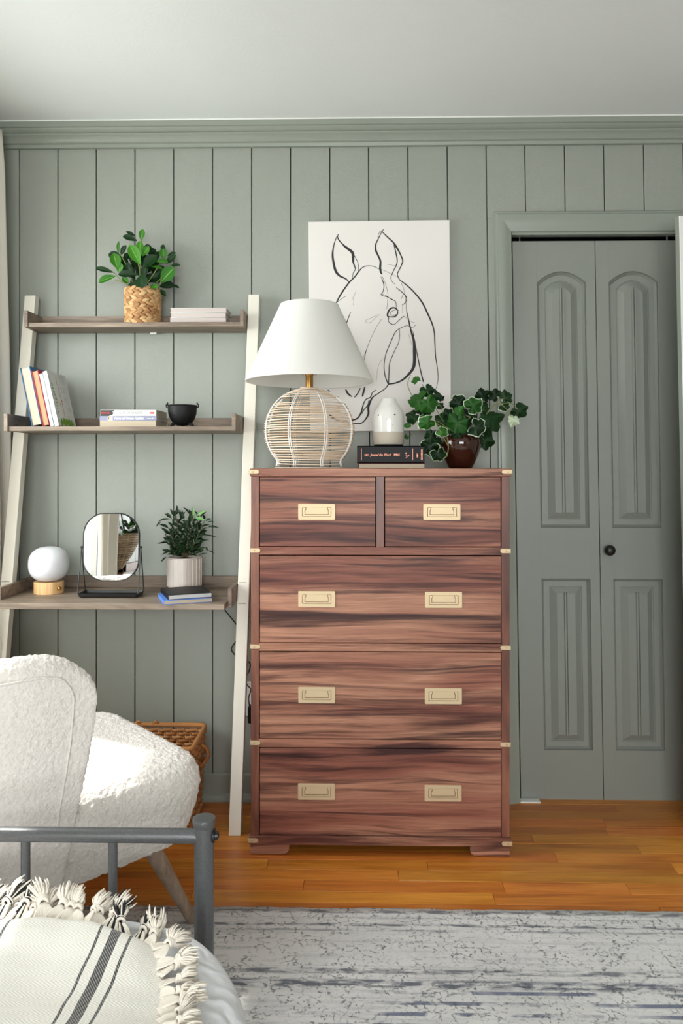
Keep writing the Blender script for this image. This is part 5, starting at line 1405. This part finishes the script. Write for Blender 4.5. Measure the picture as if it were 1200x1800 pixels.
# ================================================================== BED: metal frame, mattress, quilt, throw
BFY = 1.365
bx1 = fx(358.5, BFY); bx0 = bx1 - 0.97
railz = fz(1468, BFY, 200); capz = fz(1437, BFY, 358)
bed = thing('bed_frame', 'dark grey hammered metal bed footboard with round posts and spindles', 'bed', ((bx0 + bx1) / 2, BFY, 0))
pr = 17.2 / F * BFY
for x in (bx0, bx1):
    po = obj('post', lathe([(pr, .012), (pr, capz - .010)], 32, (x, BFY, 0)), 'bed_metal', bed, smooth=40)
    obj('post_cap', lathe([(pr + .0005, capz - .016), (pr + .0022, capz - .012), (pr + .0034, capz - .004), (pr + .0026, capz - .0005), (pr + .0010, capz), (.001, capz + .0003)], 32, (x, BFY, 0)), 'bed_metal', po, smooth=35)
    obj('bolt', move(lathe([(.0125, 0), (.0125, .003), (.0080, .0038), (.0072, .009), (.004, .0105), (.001, .0108)], 18), Matrix.Translation((x + pr - .001, BFY + .001, railz + .0005)) @ Matrix.Rotation(radians(90), 4, 'Y')), 'black_metal', po, smooth=40)
obj('rail_tube', tube([(bx0, BFY, railz), (bx1, BFY, railz)], .0130, 24), 'bed_metal', bed, smooth=60, label='horizontal tube between the posts')
obj('lower_rail', tube([(bx0, BFY, .30), (bx1, BFY, .30)], .0130, 16), 'bed_metal', bed, smooth=60)
sx0 = fx(198.5, BFY); pitch = fx(198.5, BFY) - fx(45, BFY)
for k in range(5):
    x = sx0 - pitch * k
    obj('spindle', tube([(x, BFY, .30), (x, BFY, railz - .008)], .0083, 16), 'bed_metal', bed, smooth=60)
for x in (bx0, bx1): obj('side_rail', box(x - .012, x + .012, -.62, BFY, .255, .295), 'bed_metal', bed)
for k in range(8): obj('slat', box(bx0, bx1, -.55 + .24 * k, -.49 + .24 * k, .275, .29), 'bed_metal', bed)

# mattress under the quilt
EX0, EX1, EY1 = bx0 - .02, fx(446, 1.1), 1.335
tag(obj('mattress', slab(rrect(bx0 + .03, bx1 - .03, -.6, 1.30, .08), .296, .40), 'quilt', bevel=.02, seg=3), 'white mattress hidden under the embossed white quilt', 'mattress')
QR = .285
def qout(ins): return rrect(EX0 + ins, EX1 - ins, -.70 + ins, EY1 - ins, max(.03, QR - ins), 18)
rings = []
for ins, z in ((.018, .10), (.010, .16), (.004, .24), (.0, .31), (.002, .360), (.010, .392), (.024, .413), (.045, .426), (.08, .434), (.13, .440), (.20, .445), (.30, .448)):
    R_ = []
    for (a, b) in qout(ins):
        w = .0055 * noise.noise(Vector((a * 7, b * 7, z * 3))) + (.010 * sin(a * 22 + b * 31) * max(0, (.33 - z) / .2))
        R_.append((a + w * .7, b + w * .7, z + w))
    rings.append(R_)
qt = obj('quilt', loops(rings, False, True), 'quilt', smooth=180)
md = qt.modifiers.new('sub', 'SUBSURF'); md.levels = 1; md.render_levels = 2
tag(qt, 'white embossed quilt covering the bed corner', 'quilt')

# cream throw with black stripes
def xr(y):
    t = min(1.0, max(0.0, (y - .55) / (1.215 - .55)))
    return fx(356, 1.0) - .006 - .115 * t ** 2.6 - .05 * max(0, (y - 1.13) / .1) ** 2
def yf(x):
    t = max(0, (x - (-.62)) / .36); return 1.232 + .006 * sin(x * 9) - .045 * max(0, t - .45) ** 2 / .3
X0T = bx0 - .0
def throw_pt(u, v):
    y = .30 + (1.0 * v) * .95
    # columns stretch to the right hem, rows to the far hem
    ye = yf(X0T + (xr(1.1) - X0T) * u); y = .30 + (ye - .30) * v
    x = X0T + (xr(y) - X0T) * u
    z = .467 + .019 * noise.noise(Vector((x * 3.5 + y * 2, y * 8, 1.7))) + .004 * noise.noise(Vector((x * 16, y * 26, 4)))
    z += .010 * math.exp(-((v - .93) / .06) ** 2)
    # hem drops on to the quilt
    z -= .020 * max(0, (u - .90) / .10) ** 2 + .026 * max(0, (v - .955) / .045) ** 2
    return Vector((x, y, z))
th_ = obj('throw_blanket', grid(throw_pt, 170, 150), 'throw', smooth=180, fix=False)
md = th_.modifiers.new('thick', 'SOLIDIFY'); md.thickness = .004; md.offset = -1
tag(th_, 'cream herringbone throw with black stripes and knotted fringe on the bed', 'throw')
def tassel_mesh(seed, dark):
    rr = random.Random(seed)
    parts = []; nf = 0; fm = []
    def add(g, mi):
        parts.append(g); fm.extend([mi] * len(g[1]))
    # gathered yarns from the hem to the knot
    for k in range(11):
        a = (k - 5) / 5.0
        mi = 1 if (dark and k in (3, 4, 7)) else 0
        add(tube(spline([Vector((a * .0125, -.006, rr.uniform(-.001, .001))), Vector((a * .0105, .008, .003)), Vector((a * .004, .022, .0035 + .002 * (1 - a * a)))], 3), .0019, 5), mi)
    # knot
    kx = rr.uniform(-.002, .002)
    for j in range(3):
        add(tube([(kx + .0058 * cos(t), .0245 + j * .0032 + .0022 * sin(t + j), .004 + .0058 * sin(t)) for t in [2 * pi * i / 10 for i in range(10)]], .0026, 6, closed=True), 1 if (dark and j == 1) else 0)
    # loose tuft
    bend = rr.uniform(-.012, .012); rise = rr.uniform(-.004, .016)
    for k in range(54):
        a = rr.uniform(0, 2 * pi); r = sqrt(rr.random())
        L = rr.uniform(.018, .034)
        p0 = Vector((kx + .004 * r * cos(a), .030, .004 + .004 * r * sin(a)))
        p2_ = p0 + Vector((.012 * r * cos(a) + bend, L, .010 * r * sin(a) + rise))
        p1_ = (p0 + p2_) / 2 + Vector((.004 * r * cos(a), 0, .004 * r * sin(a) + .002))
        add(tube(spline([p0, p1_, p2_], 3), [.0014] * 6 + [.0008], 4), 1 if (dark and k % 3 == 0) else 0)
    g = join(*parts)
    return mesh('tassel', g, ['yarn', 'yarn_dark'], smooth=180, fm=fm, fix=False)
TAS = [tassel_mesh(s, False) for s in range(5)]; TASD = [tassel_mesh(20 + s, True) for s in range(2)]
def put_tassel(p, ang, near_dark, rise=0.0, sc=1.0):
    me = RND.choice(TASD if near_dark else TAS)
    M4 = Matrix.Translation(p) @ Matrix.Rotation(ang, 4, 'Z') @ Matrix.Rotation(rise, 4, 'X') @ Matrix.Rotation(RND.uniform(-.5, .5), 4, 'Y') @ Matrix.Diagonal((sc * RND.choice((-1, 1)), sc, sc, 1))
    o = place('tassel', me, th_, M4)
x = xr(1.22) - .03
def nearst(x): return min(abs(x - s) for s in (STRIPE_A, STRIPE_B, STRIPE_C)) < .028
u = 1.0
while u > 0:
    p = throw_pt(u, .992)
    put_tassel(p + Vector((0, 0, .001)), RND.uniform(-.45, .45), nearst(p.x), RND.uniform(-.05, .35), RND.uniform(.95, 1.2))
    u -= .0172 / (xr(1.1) - X0T)
v = .985
while v > .25:
    p = throw_pt(.996, v); q_ = throw_pt(.996, v - .01); t_ = (p - q_).normalized()
    put_tassel(p + Vector((0, 0, .003)), atan2(t_.y, t_.x) - pi + RND.uniform(-.5, .5) + .25, False, RND.uniform(-.15, .15), RND.uniform(.78, .98))
    v -= .021

# ================================================================== left wall things seen in the mirror
hb = thing('hanging_basket', 'woven half-round wall basket with greenery and white flowers, seen in the mirror', 'basket', (XL, .62, .90))
hy, hz = .62, .84
for k in range(16):
    t = k / 15
    r_ = .155 * (1 - .82 * t ** 1.6); z_ = hz + .10 - .20 * t
    obj('wicker_strand', tube([(XL + .006 + .75 * r_ * sin(a), hy + r_ * cos(a), z_) for a in [pi * j / 18 for j in range(19)]], .0072, 6), 'willow', hb, smooth=180)
for k in range(9):
    a = pi * (k + .5) / 9
    obj('wicker_stake', tube([(XL + .006 + .75 * (.157 * (1 - .82 * t ** 1.6)) * sin(a), hy + (.157 * (1 - .82 * t ** 1.6)) * cos(a), hz + .10 - .20 * t) for t in [j / 8 for j in range(9)]], .005, 5), 'willow', hb, smooth=180)
obj('hanger', tube([(XL + .012, hy - .1, hz + .10), (XL + .012, hy, hz + .26), (XL + .012, hy + .1, hz + .10)], .004, 6), 'black_metal', hb)
for k in range(44):
    a = RND.uniform(0, pi); b = Vector((XL + .03 + .06 * sin(a), hy + .09 * cos(a), hz + .10))
    d = Vector((RND.uniform(-.02, .10), RND.uniform(-.14, .14), RND.uniform(.0, .16)))
    add_leaf(hb, RND.choice(lm_d + lm_b), orient(b + d * .6, b + d * .6 + d.normalized() * .07, .034, Vector((1, 0, .4))))
for k in range(7):
    c_ = Vector((XL + RND.uniform(.08, .14), hy + RND.uniform(-.12, .12), hz + RND.uniform(.12, .22)))
    obj('flower', join(*[move(lathe([(.001, 0), (.009, .003), (.001, .006)], 7), Matrix.Translation(c_ + Vector((0, .012 * cos(t), .012 * sin(t))))) for t in [2 * pi * j / 5 for j in range(5)]]), 'cover_white', hb, smooth=180)
fr = thing('wood_frame', 'tall brown wooden framed panel on the left wall, seen in the mirror', 'frame', (XL, .34, .4))
for y0, y1, z0, z1 in ((.53, .59, .2, .76), (.05, .10, .2, .76), (.05, .59, .71, .76), (.05, .59, .2, .25)):
    obj('frame_side', box(XL, XL + .03, y0, y1, z0, z1), 'brown_wood', fr, bevel=.003)
obj('panel', box(XL, XL + .012, .10, .53, .25, .71), 'cover_white', fr)
